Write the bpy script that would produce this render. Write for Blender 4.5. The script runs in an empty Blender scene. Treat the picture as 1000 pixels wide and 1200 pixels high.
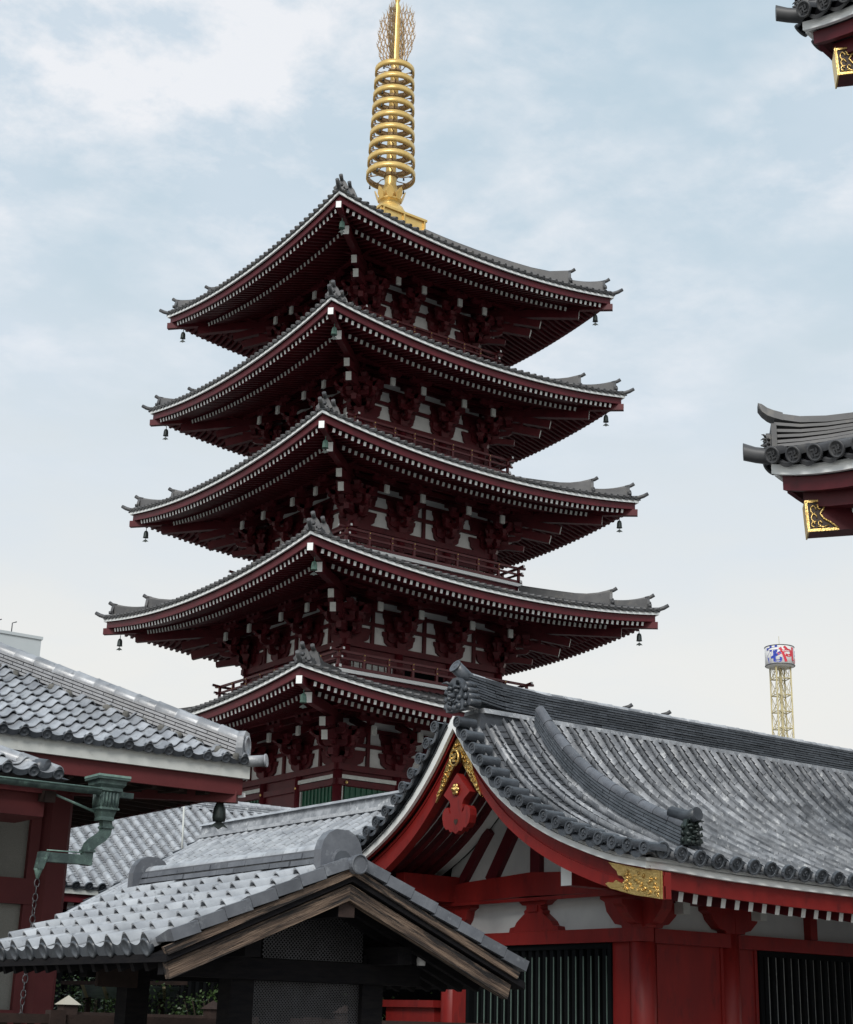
import bpy, math, random
from mathutils import Vector, Matrix
R = math.radians
random.seed(7)
sc = bpy.context.scene
COL = sc.collection

# ------------------------------------------------------------------ camera
def make_camera():
    yaw, pitch, roll = R(54.3214), R(18.2547), R(1.6311)
    f = Vector((math.cos(pitch)*math.cos(yaw), math.cos(pitch)*math.sin(yaw), math.sin(pitch)))
    r = Vector((math.sin(yaw), -math.cos(yaw), 0)); u = r.cross(f)
    c, s = math.cos(roll), math.sin(roll)
    r2, u2 = c*r+s*u, -s*r+c*u
    cd = bpy.data.cameras.new('camera'); co = bpy.data.objects.new('camera', cd); COL.objects.link(co)
    co.matrix_world = Matrix(((r2.x, u2.x, -f.x, 0), (r2.y, u2.y, -f.y, 0), (r2.z, u2.z, -f.z, 1.6), (0, 0, 0, 1)))
    cd.sensor_fit = 'HORIZONTAL'; cd.sensor_width = 36.0; cd.lens = 36*1.81111
    cd.clip_start = 0.1; cd.clip_end = 3000
    sc.camera = co
make_camera()

# ------------------------------------------------------------------ world
SUN_EL, SUN_AZ = 40, 220     # direction the light comes FROM (azimuth measured from +X toward +Y)
def make_world():
    w = bpy.data.worlds.new('World'); sc.world = w; w.use_nodes = True
    nt = w.node_tree; N = nt.nodes; L = nt.links; N.clear()
    out = N.new('ShaderNodeOutputWorld'); bg = N.new('ShaderNodeBackground'); L.new(bg.outputs[0], out.inputs[0])
    sky = N.new('ShaderNodeTexSky'); sky.sky_type = 'NISHITA'; sky.sun_disc = False
    sky.sun_elevation = R(SUN_EL); sky.sun_rotation = R(90-SUN_AZ)
    sky.air_density = 1.0; sky.dust_density = 2.0
    tc = N.new('ShaderNodeTexCoord'); sep = N.new('ShaderNodeSeparateXYZ'); L.new(tc.outputs['Generated'], sep.inputs[0])
    # cloud deck colour by elevation
    rp = N.new('ShaderNodeValToRGB'); L.new(sep.outputs['Z'], rp.inputs[0]); e = rp.color_ramp.elements
    e[0].position = 0.0; e[0].color = (.67, .64, .58, 1)
    e[1].position = 1.0; e[1].color = (.47, .56, .63, 1)
    for p, c in ((.13, (.755, .73, .68)), (.22, (.74, .735, .705)), (.33, (.63, .675, .70)), (.46, (.485, .59, .66)), (.65, (.44, .56, .645))):
        q = e.new(p); q.color = (*c, 1)
    # project on a cloud plane so that clouds shrink towards the horizon
    mx = N.new('ShaderNodeMath'); mx.operation = 'MAXIMUM'; L.new(sep.outputs['Z'], mx.inputs[0]); mx.inputs[1].default_value = .05
    ad = N.new('ShaderNodeMath'); ad.operation = 'ADD'; L.new(mx.outputs[0], ad.inputs[0]); ad.inputs[1].default_value = .10
    dv = N.new('ShaderNodeVectorMath'); dv.operation = 'DIVIDE'; L.new(tc.outputs['Generated'], dv.inputs[0])
    cb = N.new('ShaderNodeCombineXYZ')
    for i in range(3): L.new(ad.outputs[0], cb.inputs[i])
    L.new(cb.outputs[0], dv.inputs[1])
    mp = N.new('ShaderNodeMapping'); mp.inputs['Location'].default_value = (-7.7, 4.9, 0); L.new(dv.outputs[0], mp.inputs[0])
    n1 = N.new('ShaderNodeTexNoise'); n1.inputs['Scale'].default_value = 2.0; n1.inputs['Detail'].default_value = 5; n1.inputs['Roughness'].default_value = .55; n1.inputs['Distortion'].default_value = .2
    n2 = N.new('ShaderNodeTexNoise'); n2.inputs['Scale'].default_value = 6.5; n2.inputs['Detail'].default_value = 7; n2.inputs['Roughness'].default_value = .62; n2.inputs['Distortion'].default_value = .1
    L.new(mp.outputs[0], n1.inputs[0]); L.new(mp.outputs[0], n2.inputs[0])
    r1 = N.new('ShaderNodeMapRange'); r1.inputs[1].default_value = .42; r1.inputs[2].default_value = .68; L.new(n1.outputs[0], r1.inputs[0])
    r2 = N.new('ShaderNodeMapRange'); r2.inputs[1].default_value = .42; r2.inputs[2].default_value = .66; L.new(n2.outputs[0], r2.inputs[0])
    # soft lilac grey broad masses
    m0 = N.new('ShaderNodeMix'); m0.data_type = 'RGBA'
    ml = N.new('ShaderNodeMath'); ml.operation = 'MULTIPLY'; ml.inputs[1].default_value = .75; L.new(r1.outputs[0], ml.inputs[0])
    fz = N.new('ShaderNodeMapRange'); fz.inputs[1].default_value = .12; fz.inputs[2].default_value = .38; L.new(sep.outputs['Z'], fz.inputs[0]); mf = N.new('ShaderNodeMath'); mf.operation = 'MULTIPLY'; L.new(ml.outputs[0], mf.inputs[0]); L.new(fz.outputs[0], mf.inputs[1]); L.new(mf.outputs[0], m0.inputs[0]); L.new(rp.outputs[0], m0.inputs[6]); m0.inputs[7].default_value = (.60, .67, .74, 1)
    # bright puffs, higher up
    hi = N.new('ShaderNodeMapRange'); hi.inputs[1].default_value = .30; hi.inputs[2].default_value = .54; L.new(sep.outputs['Z'], hi.inputs[0])
    mm = N.new('ShaderNodeMath'); mm.operation = 'MULTIPLY'; L.new(r2.outputs[0], mm.inputs[0]); L.new(hi.outputs[0], mm.inputs[1])
    mp2 = N.new('ShaderNodeMath'); mp2.operation = 'MULTIPLY'; L.new(mm.outputs[0], mp2.inputs[0]); L.new(r1.outputs[0], mp2.inputs[1])
    mp3 = N.new('ShaderNodeMath'); mp3.operation = 'MULTIPLY'; L.new(mp2.outputs[0], mp3.inputs[0]); mp3.inputs[1].default_value = 1.8; mp3.use_clamp = True
    m1 = N.new('ShaderNodeMix'); m1.data_type = 'RGBA'; L.new(mp3.outputs[0], m1.inputs[0]); L.new(m0.outputs[2], m1.inputs[6]); m1.inputs[7].default_value = (.77, .785, .81, 1)
    # thin veil: mostly cloud, a little clear Nishita sky through it
    sk = N.new('ShaderNodeVectorMath'); sk.operation = 'SCALE'; L.new(sky.outputs[0], sk.inputs[0]); sk.inputs[3].default_value = .10
    m2 = N.new('ShaderNodeMix'); m2.data_type = 'RGBA'; m2.inputs[0].default_value = .10; L.new(m1.outputs[2], m2.inputs[6]); L.new(sk.outputs[0], m2.inputs[7])
    L.new(m2.outputs[2], bg.inputs[0]); bg.inputs[1].default_value = 0.72
make_world()
sd = bpy.data.lights.new('sun', 'SUN'); sd.energy = 1.5; sd.angle = R(22); sd.color = (1, .96, .90)
so = bpy.data.objects.new('sun', sd); COL.objects.link(so)
_d = Vector((math.cos(R(SUN_EL))*math.cos(R(SUN_AZ)), math.cos(R(SUN_EL))*math.sin(R(SUN_AZ)), math.sin(R(SUN_EL))))
so.rotation_euler = _d.to_track_quat('Z', 'Y').to_euler(); so.location = (0, 0, 60)
vs = sc.view_settings
vs.view_transform = 'Standard'; vs.look = 'None'; vs.gamma = 1; vs.exposure = 0.75; vs.use_curve_mapping = False

# ------------------------------------------------------------------ materials
def mat(name, c1, c2=None, scale=3.0, stretch=(1, 1, 1), lo=.35, hi=.65, rough=.6, metal=0, isl=0.0, bump=0.0, bscale=30, stain=None, spec=.5, rvar=0.0, rot=None):
    m = bpy.data.materials.new(name); m.use_nodes = True; nt = m.node_tree; N = nt.nodes; L = nt.links
    b = N['Principled BSDF']; b.inputs['Roughness'].default_value = rough; b.inputs['Metallic'].default_value = metal
    b.inputs['Specular IOR Level'].default_value = spec
    geo = N.new('ShaderNodeNewGeometry')
    mp = N.new('ShaderNodeMapping'); mp.inputs['Scale'].default_value = stretch; 
    if rot:
        vr = N.new('ShaderNodeVectorRotate'); vr.rotation_type = 'Y_AXIS'; vr.inputs['Angle'].default_value = R(rot); L.new(geo.outputs['Position'], vr.inputs[0]); L.new(vr.outputs[0], mp.inputs[0])
    else: L.new(geo.outputs['Position'], mp.inputs[0])
    c2 = c2 or c1
    nz = N.new('ShaderNodeTexNoise'); nz.inputs['Scale'].default_value = scale; nz.inputs['Detail'].default_value = 6; nz.inputs['Roughness'].default_value = .6
    L.new(mp.outputs[0], nz.inputs[0])
    mr = N.new('ShaderNodeMapRange'); mr.inputs[1].default_value = lo; mr.inputs[2].default_value = hi; L.new(nz.outputs[0], mr.inputs[0])
    mx = N.new('ShaderNodeMix'); mx.data_type = 'RGBA'; L.new(mr.outputs[0], mx.inputs[0]); mx.inputs[6].default_value = (*c1, 1); mx.inputs[7].default_value = (*c2, 1)
    col = mx.outputs[2]
    if stain:
        sc_, sl, sh, scol = stain
        n2 = N.new('ShaderNodeTexNoise'); n2.inputs['Scale'].default_value = sc_; n2.inputs['Detail'].default_value = 8; n2.inputs['Roughness'].default_value = .7; L.new(mp.outputs[0], n2.inputs[0])
        m3 = N.new('ShaderNodeMapRange'); m3.inputs[1].default_value = sl; m3.inputs[2].default_value = sh; L.new(n2.outputs[0], m3.inputs[0])
        x2 = N.new('ShaderNodeMix'); x2.data_type = 'RGBA'; L.new(m3.outputs[0], x2.inputs[0]); L.new(col, x2.inputs[6]); x2.inputs[7].default_value = (*scol, 1)
        col = x2.outputs[2]
    if isl:
        oi = N.new('ShaderNodeObjectInfo'); ad = N.new('ShaderNodeMath'); ad.operation = 'ADD'
        L.new(geo.outputs['Random Per Island'], ad.inputs[0]); L.new(oi.outputs['Random'], ad.inputs[1])
        fr = N.new('ShaderNodeMath'); fr.operation = 'FRACT'; L.new(ad.outputs[0], fr.inputs[0])
        m4 = N.new('ShaderNodeMapRange'); m4.inputs[3].default_value = 1-isl; m4.inputs[4].default_value = 1+isl; L.new(fr.outputs[0], m4.inputs[0])
        sv = N.new('ShaderNodeVectorMath'); sv.operation = 'SCALE'; L.new(col, sv.inputs[0]); L.new(m4.outputs[0], sv.inputs[3])
        col = sv.outputs[0]
        if rvar:
            m5 = N.new('ShaderNodeMapRange'); m5.inputs[3].default_value = rough-rvar; m5.inputs[4].default_value = rough+rvar
            L.new(nz.outputs[0], m5.inputs[0]); L.new(m5.outputs[0], b.inputs['Roughness'])
    L.new(col, b.inputs['Base Color'])
    if bump:
        n3 = N.new('ShaderNodeTexNoise'); n3.inputs['Scale'].default_value = bscale; n3.inputs['Detail'].default_value = 4; L.new(mp.outputs[0], n3.inputs[0])
        bp = N.new('ShaderNodeBump'); bp.inputs['Strength'].default_value = bump; bp.inputs['Distance'].default_value = .02; L.new(n3.outputs[0], bp.inputs['Height']); L.new(bp.outputs[0], b.inputs['Normal'])
    return m
M = {}
M['red'] = mat('red_paint', (.215, .0155, .0135), (.165, .012, .0115), 2.2, stretch=(1.6, 1.6, .5), rough=.45, bump=.05, bscale=8, stain=(4, .54, .74, (.075, .010, .011)), spec=.3)
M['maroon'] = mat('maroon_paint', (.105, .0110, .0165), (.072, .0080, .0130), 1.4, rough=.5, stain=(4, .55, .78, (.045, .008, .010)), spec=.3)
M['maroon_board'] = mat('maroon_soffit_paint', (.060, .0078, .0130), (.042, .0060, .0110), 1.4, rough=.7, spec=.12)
M['oldred'] = mat('faded_red_paint', (.120, .026, .028), (.095, .021, .023), 1.6, rough=.6, bump=.05, bscale=14, stain=(6, .58, .8, (.08, .015, .015)), spec=.25)
M['white'] = mat('white_paint', (.86, .88, .88), (.80, .83, .83), 3, rough=.5, stain=(9, .62, .85, (.5, .5, .48)))
M['oldwhite'] = mat('weathered_white_paint', (.60, .62, .60), (.52, .54, .52), 4, rough=.6, stain=(7, .55, .8, (.33, .33, .31)))
M['pagplaster'] = mat('bright_limewash', (.78, .80, .80), (.70, .72, .72), 2, rough=.8)
M['plaster'] = mat('white_plaster', (.52, .54, .54), (.46, .48, .49), 2.5, rough=.85, stain=(3, .6, .85, (.38, .39, .39)), bump=.05)
M['greyplaster'] = mat('coarse_grey_plaster', (.235, .235, .215), (.19, .19, .175), 60, rough=.9, bump=.4, bscale=120, stain=(1.5, .5, .8, (.17, .17, .155)))
M['tile_p'] = mat('pagoda_roof_tile', (.080, .082, .086), (.050, .052, .058), 2, rough=.5, isl=.25, stain=(3, .55, .7, (.115, .11, .10)))
M['tile_h'] = mat('smoked_roof_tile', (.40, .42, .45), (.20, .215, .238), 4.5, lo=.38, hi=.60, rough=.42, spec=.5, isl=.24, stain=(7, .57, .62, (.54, .56, .58)), bump=.12, bscale=25, rvar=.12)
M['tile_hf'] = mat('shaded_trough_tile', (.085, .092, .105), (.04, .045, .052), 5, rough=.6, isl=.3)  # same tile as the rolls; shade of the troughs put into the colour
M['tile_hd'] = mat('dark_ridge_tile', (.062, .070, .082), (.040, .046, .056), 6, rough=.5, isl=.35, stain=(12, .58, .7, (.10, .11, .125)), bump=.15)
M['tile_e'] = mat('eave_end_tile', (.075, .085, .100), (.042, .050, .060), 7, rough=.38, isl=.25, stain=(14, .58, .72, (.14, .155, .175)), bump=.12)
M['tile_l'] = mat('pale_roof_tile', (.42, .44, .465), (.27, .285, .31), 4, lo=.38, hi=.62, rough=.30, spec=.9, isl=.16, stain=(11, .58, .70, (.09, .095, .105)), bump=.08, rvar=.08)
M['tile_lh'] = mat('blue_grey_pantile', (.35, .37, .40), (.22, .235, .26), 4, lo=.40, hi=.62, rough=.32, spec=.7, isl=.24, stain=(9, .58, .70, (.07, .075, .085)), bump=.08, rvar=.08)
M['tile_m'] = mat('grey_verge_tile', (.13, .14, .16), (.085, .093, .11), 6, rough=.4, isl=.2, bump=.12, stain=(9, .58, .7, (.20, .215, .235)))
M['clay'] = mat('ridge_bedding_clay', (.17, .165, .15), (.09, .09, .085), 10, rough=.9, bump=.3)
M['gold'] = mat('gold_leaf', (.85, .62, .25), (.66, .44, .15), 9, rough=.32, metal=1, bump=.5, bscale=60, stain=(14, .6, .75, (.30, .17, .05)))
M['goldpaint'] = mat('gilded_bronze', (.80, .56, .20), (.68, .46, .15), 3, rough=.34, metal=.35, stain=(5, .62, .8, (.30, .18, .07)))
M['goldshade'] = mat('aged_gilding', (.42, .29, .14), (.30, .19, .10), 6, rough=.5, metal=.3)
M['railred'] = mat('weathered_rail_paint', (.135, .022, .026), (.10, .016, .02), 4, rough=.5)
M['goldback'] = mat('dark_recess_of_fitting', (.03, .015, .01), rough=.6)
M['copper'] = mat('green_copper', (.075, .120, .108), (.030, .050, .050), 9, rough=.55, bump=.2, stain=(16, .55, .7, (.13, .21, .18)))
M['copperline'] = mat('bright_verdigris', (.20, .31, .27), (.12, .20, .18), 20, rough=.6)
M['bronze'] = mat('dark_bronze', (.018, .024, .024), (.03, .045, .042), 9, rough=.5, metal=.3)
M['bellgreen_lit'] = mat('lit_verdigris_bronze', (.10, .19, .15), (.06, .11, .09), 9, rough=.6)  # bell patina as it looks lit, brightness put into the colour
for _s, _r in (('L', 23.3), ('R', -23.9)): M['wood'+_s] = mat('weathered_cedar', (.215, .150, .108), (.060, .040, .030), 2.6, stretch=(.9, 12, 14), lo=.36, hi=.62, rough=.85, bump=.8, bscale=9, stain=(1.5, .48, .57, (.012, .010, .010)), rot=_r)
M['darkwood'] = mat('blackened_wood', (.007, .007, .009), (.013, .012, .013), 6, stretch=(1, 1, 6), rough=.85, bump=.2, spec=.12)
M['brownwood'] = mat('dark_brown_wood', (.045, .030, .026), (.03, .022, .02), 6, rough=.8, bump=.2, spec=.15)
M['slat'] = mat('dark_green_slat', (.004, .005, .006), (.003, .004, .005), 5, rough=.8, spec=.10)
M['slatedge'] = mat('pale_green_slat_edge', (.12, .18, .16), (.09, .14, .12), 5, rough=.6)
M['green'] = mat('green_window_paint', (.015, .10, .055), (.012, .07, .042), 5, rough=.5)
M['black'] = mat('dark_interior', (.004, .004, .005), rough=.95, spec=.05)
M['concrete'] = mat('pale_concrete', (.50, .54, .56), (.46, .50, .52), .3, rough=.8)
M['steel'] = mat('cream_painted_steel', (.55, .48, .27), (.42, .36, .21), 1, rough=.5)
M['signwhite'] = mat('sign_white', (.72, .72, .72), rough=.5)
M['signblue'] = mat('sign_blue', (.03, .06, .42), rough=.4)
M['signred'] = mat('sign_red', (.62, .035, .06), rough=.4)
M['paving'] = mat('stone_paving', (.20, .19, .175), (.15, .145, .135), 1.0, rough=.8, bump=.2, bscale=12)
M['leaf'] = mat('camellia_leaf', (.030, .060, .018), (.055, .095, .030), 7, rough=.4, isl=.5)
M['bark'] = mat('bark', (.06, .045, .03), (.03, .02, .015), 12, rough=.9)
M['wire'] = mat('grey_wire', (.10, .10, .11), (.07, .07, .075), 9, rough=.5, metal=.4)
M['glasspane'] = mat('dusty_skylight_glass', (.40, .50, .50), (.30, .36, .36), 6, rough=.25)
M['stonecap'] = mat('pale_cap', (.42, .40, .34), rough=.7)

# ------------------------------------------------------------------ mesh tools
class MB:
    def __init__(s): s.v = []; s.f = []; s.m = []; s.sm = []
    def quad(s, idx, mi=0, sm=False): s.f.append(tuple(idx)); s.m.append(mi); s.sm.append(sm)
    def pts(s, P):
        n = len(s.v); s.v += [tuple(p) for p in P]; return n
    def hexa(s, P, mi=0, em=None, endface=None):
        # P: 8 points, 0-3 at start, 4-7 at end
        n = s.pts(P)
        F = [(0, 3, 2, 1), (4, 5, 6, 7), (0, 1, 5, 4), (1, 2, 6, 5), (2, 3, 7, 6), (3, 0, 4, 7)]
        for k, q in enumerate(F):
            s.quad([n+i for i in q], em if (em is not None and k == endface) else mi)
    def box(s, a, b, mi=0):
        (x0, y0, z0), (x1, y1, z1) = a, b
        s.hexa([(x0, y0, z0), (x1, y0, z0), (x1, y1, z0), (x0, y1, z0), (x0, y0, z1), (x1, y0, z1), (x1, y1, z1), (x0, y1, z1)], mi)
    def bar(s, p, q, w, h, mi=0, em=None, up=Vector((0, 0, 1)), end2=None):
        # box beam from p to q, w wide (sideways) h tall ; em = material of the face at p
        p, q = Vector(p), Vector(q); d = (q-p).normalized(); sd_ = d.cross(up)
        if sd_.length < 1e-4: sd_ = d.cross(Vector((1, 0, 0)))
        sd_.normalize(); u = sd_.cross(d).normalized()
        a = sd_*w/2; b = u*h/2
        P = [p-a-b, p+a-b, p+a+b, p-a+b, q-a-b, q+a-b, q+a+b, q-a+b]
        n = s.pts(P)
        for k, f in enumerate([(0, 3, 2, 1), (4, 5, 6, 7), (0, 1, 5, 4), (1, 2, 6, 5), (2, 3, 7, 6), (3, 0, 4, 7)]):
            mm = mi
            if k == 0 and em is not None: mm = em
            if k == 1 and end2 is not None: mm = end2
            s.quad([n+i for i in f], mm)
    def tube(s, path, r, n=8, mi=0, caps=True, cm=None, smooth=True, flat=None):
        P = [Vector(p) for p in path]; rr = r if isinstance(r, (list, tuple)) else [r]*len(P)
        base = []; prev = None
        for i, p in enumerate(P):
            t = (P[min(i+1, len(P)-1)]-P[max(i-1, 0)]).normalized()
            if prev is None:
                a = t.cross(Vector((0, 0, 1)))
                if a.length < 1e-3: a = t.cross(Vector((1, 0, 0)))
                a.normalize()
            else:
                a = (prev-t*prev.dot(t)).normalized()
            prev = a; b = a.cross(t)
            base.append(s.pts([p+(a*math.cos(2*math.pi*k/n)+b*math.sin(2*math.pi*k/n))*rr[i] for k in range(n)]))
        for i in range(len(P)-1):
            for k in range(n):
                s.quad((base[i]+k, base[i]+(k+1) % n, base[i+1]+(k+1) % n, base[i+1]+k), mi, smooth)
        if caps:
            s.quad([base[0]+k for k in range(n)][::-1], mi if cm is None else cm)
            s.quad([base[-1]+k for k in range(n)], mi)
    def lathe(s, c, prof, n=16, mi=0, smooth=True, ax=(0, 0, 1)):
        ax = Vector(ax).normalized(); a = ax.cross(Vector((0, 1, 0)))
        if a.length < 1e-3: a = Vector((1, 0, 0))
        a.normalize(); b = ax.cross(a); c = Vector(c)
        st = [s.pts([c+ax*z+(a*math.cos(2*math.pi*k/n)+b*math.sin(2*math.pi*k/n))*max(r, 1e-4) for k in range(n)]) for r, z in prof]
        for i in range(len(prof)-1):
            for k in range(n):
                s.quad((st[i]+k, st[i]+(k+1) % n, st[i+1]+(k+1) % n, st[i+1]+k), mi, smooth)
        s.quad([st[0]+k for k in range(n)][::-1], mi); s.quad([st[-1]+k for k in range(n)], mi)
    def prism(s, poly, fn, d0, d1, mi=0, sidemi=None):
        # poly 2D outline, fn(u,v,d)->3D
        n = len(poly); a = s.pts([fn(u, v, d0) for u, v in poly]); b = s.pts([fn(u, v, d1) for u, v in poly])
        s.quad([a+i for i in range(n)][::-1], mi); s.quad([b+i for i in range(n)], mi)
        for i in range(n): s.quad((a+i, a+(i+1) % n, b+(i+1) % n, b+i), mi if sidemi is None else sidemi)
    def strip(s, rows, mi=0, smooth=True):
        # rows: list of lists of points (grid)
        st = [s.pts(r) for r in rows]; n = len(rows[0])
        for i in range(len(rows)-1):
            for k in range(n-1): s.quad((st[i]+k, st[i]+k+1, st[i+1]+k+1, st[i+1]+k), mi, smooth)
    def section(s, path_frames, sec, mi=0, caps=True, smooth=False):
        # sweep closed 2D section along frames [(P, side, up)]
        n = len(sec); st = [s.pts([p+a*u+b*v for u, v in sec]) for p, a, b in path_frames]
        for i in range(len(st)-1):
            for k in range(n): s.quad((st[i]+k, st[i]+(k+1) % n, st[i+1]+(k+1) % n, st[i+1]+k), mi, smooth)
        if caps: s.quad([st[0]+k for k in range(n)][::-1], mi); s.quad([st[-1]+k for k in range(n)], mi)
    def mesh(s, name, mats, off=Vector((0, 0, 0))):
        me = bpy.data.meshes.new(name)
        me.from_pydata([(x-off.x, y-off.y, z-off.z) for x, y, z in s.v], [], s.f)
        for m in (mats if isinstance(mats, (list, tuple)) else [mats]): me.materials.append(M[m])
        me.polygons.foreach_set('material_index', s.m); me.polygons.foreach_set('use_smooth', s.sm)
        me.update(); return me
    def build(s, name, mats, parent=None, label=None, kind=None, cat=None, group=None):
        off = wpos(parent)
        o = bpy.data.objects.new(name, s.mesh(name, mats, off)); COL.objects.link(o); o.parent = parent
        tag(o, label, cat, group, kind); return o
def wpos(o):
    v = Vector((0, 0, 0))
    while o is not None: v += o.location; o = o.parent
    return v
def tag(o, label=None, cat=None, group=None, kind=None):
    if label: o['label'] = label
    if cat: o['category'] = cat
    if group: o['group'] = group
    if kind: o['kind'] = kind
def thing(name, label, cat, loc, group=None):
    o = bpy.data.objects.new(name, None); COL.objects.link(o); o.location = loc; o.empty_display_size = .2
    tag(o, label, cat, group); return o
def inst(name, me, mw, parent, label=None):
    o = bpy.data.objects.new(name, me); COL.objects.link(o); o.parent = parent
    m = mw.copy(); m.translation = mw.translation-wpos(parent); o.matrix_basis = m
    if label: o['label'] = label
    return o
def frame(p, x, y, z):
    return Matrix(((x[0], y[0], z[0], p[0]), (x[1], y[1], z[1], p[1]), (x[2], y[2], z[2], p[2]), (0, 0, 0, 1)))
def jit(a): return random.uniform(-a, a)

# ------------------------------------------------------------------ ground
g = MB(); g.box((-900, -900, -1), (1500, 1500, 0)); g.build('ground', 'paving', None, kind='structure')
# ================================================================== PAGODA
CX, CY = 38.914, 58.187
CTR = Vector((CX, CY, 0))
pag = thing('pagoda', 'tall five storey vermilion pagoda with stacked grey tiled roofs and gold spire', 'pagoda', (CX, CY, 0))
ROT = [Matrix.Rotation(math.pi/2*k, 3, 'Z') for k in range(4)]
def face(k, x, d, z):
    # k-th face; x along face, d distance outwards from centre
    return CTR+ROT[k] @ Vector((x, -d, z))
LV = [  # s (half width at white board), h corner, w body, balcony half, balcony floor z
    (9.728, 14.03, 4.45, None, None), (9.286, 19.38, 4.15, 5.19, 15.42), (8.703, 24.76, 3.85, 4.9, 20.92),
    (8.299, 30.05, 3.5, 4.50, 26.28), (7.970, 35.31, 3.15, 4.05, 31.80)]
SAG = .72
def sg(t): return SAG*(1-min(1, abs(t))**2.05)
TOPS = [(5.1, 15.0), (4.8, 20.45), (4.4, 25.85), (4.0, 31.2), (1.3, 39.2)]
# bracket cluster shared mesh, local frame: x along wall, -y outwards, z up from wall plate
def arm(mb, x, y0, y1, z, axis, w=.17, h=.24):
    # boat shaped bracket arm, centre at (x,y0) ; axis 'x': along wall half length y1 ; 'y': outwards to y1
    if axis == 'x':
        L_ = y1; poly = [(-L_, h), (-L_, h*.45), (-L_*.86, h*.12), (-L_*.66, 0), (L_*.66, 0), (L_*.86, h*.12), (L_, h*.45), (L_, h)]
        mb.prism(poly, lambda u, v, d: (x+u, y0+d, z+v), -w/2, w/2)
    else:
        L_ = y1; poly = [(.15, h), (.15, 0), (-L_*.72, 0), (-L_*.9, h*.12), (-L_, h*.5), (-L_, h)]
        mb.prism(poly, lambda u, v, d: (x+d, y0+u, z+v), w/2, -w/2)
def block(mb, x, y, z, s=.30, h=.17):
    a = s*.36; b = s/2
    mb.hexa([(x-a, y-a, z), (x+a, y-a, z), (x+a, y+a, z), (x-a, y+a, z), (x-b, y-b, z+h), (x+b, y-b, z+h), (x+b, y+b, z+h), (x-b, y+b, z+h)])
def bracket_mesh():
    mb = MB()
    block(mb, 0, 0, 0, .52, .28)
    T = (.22, .62, 1.02, 1.40)
    arm(mb, 0, 0, .62, T[0], 'x'); arm(mb, 0, 0, .58, T[0], 'y')
    for x in (-.5, 0, .5): block(mb, x, 0, T[0]+.24)
    block(mb, 0, -.5, T[0]+.24)
    arm(mb, 0, 0, .74, T[1], 'x'); arm(mb, 0, 0, 1.05, T[1], 'y'); arm(mb, 0, -.5, .52, T[1], 'x')
    for x in (-.60, 0, .60): block(mb, x, 0, T[1]+.24)
    for x in (-.4, 0, .4): block(mb, x, -.5, T[1]+.24)
    block(mb, 0, -.97, T[1]+.24)
    arm(mb, 0, 0, 1.45, T[2], 'y'); arm(mb, 0, -.97, .52, T[2], 'x'); arm(mb, 0, -.5, .62, T[2], 'x')
    for x in (-.4, 0, .4): block(mb, x, -.97, T[2]+.24)
    # carved nose under the tail rafter
    mb.prism([(0, .2), (0, 0), (-.9, -.05), (-1.25, .05), (-1.38, .22)], lambda u, v, d: (d, u, T[2]-.02+v), .085, -.085)
    return mb
BR = bracket_mesh().mesh('bracket', ['maroon'])
def tail_mesh():
    mb = MB(); mb.bar((0, -1.62, 1.22), (0, .1, 1.95), .19, .27, 0, 1); mb.box((-.115, -1.70, 1.04), (.115, -1.60, 1.42), 1)
    block(mb, 0, -1.40, 1.50, .28, .16); arm(mb, 0, -1.40, .58, 1.64, 'x', h=.20)
    for x in (-.44, 0, .44): block(mb, x, -1.40, 1.84, .24, .13)
    return mb.mesh('tail_rafter', ['maroon', 'oldwhite'])
TR = tail_mesh()
def hip_pt(k, s, off, z):
    # point on the corner diagonal k, inset off from half width s
    q = ROT[k] @ Vector((-(s-off), -(s-off), 0)); return Vector((CX+q.x, CY+q.y, z))
NEAR = 0
bell_spots = []
def zsurf(lv, t, u):
    h = LV[lv][1]; zt = TOPS[lv][1]; rise = .66*u+.34*u*u if lv < 4 else .60*u+.40*u*u
    ze = h+.20-sg(t); return ze+(zt-ze)*rise
def hwid(lv, u): s = LV[lv][0]+.09; return s+(TOPS[lv][0]-s)*u
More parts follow.
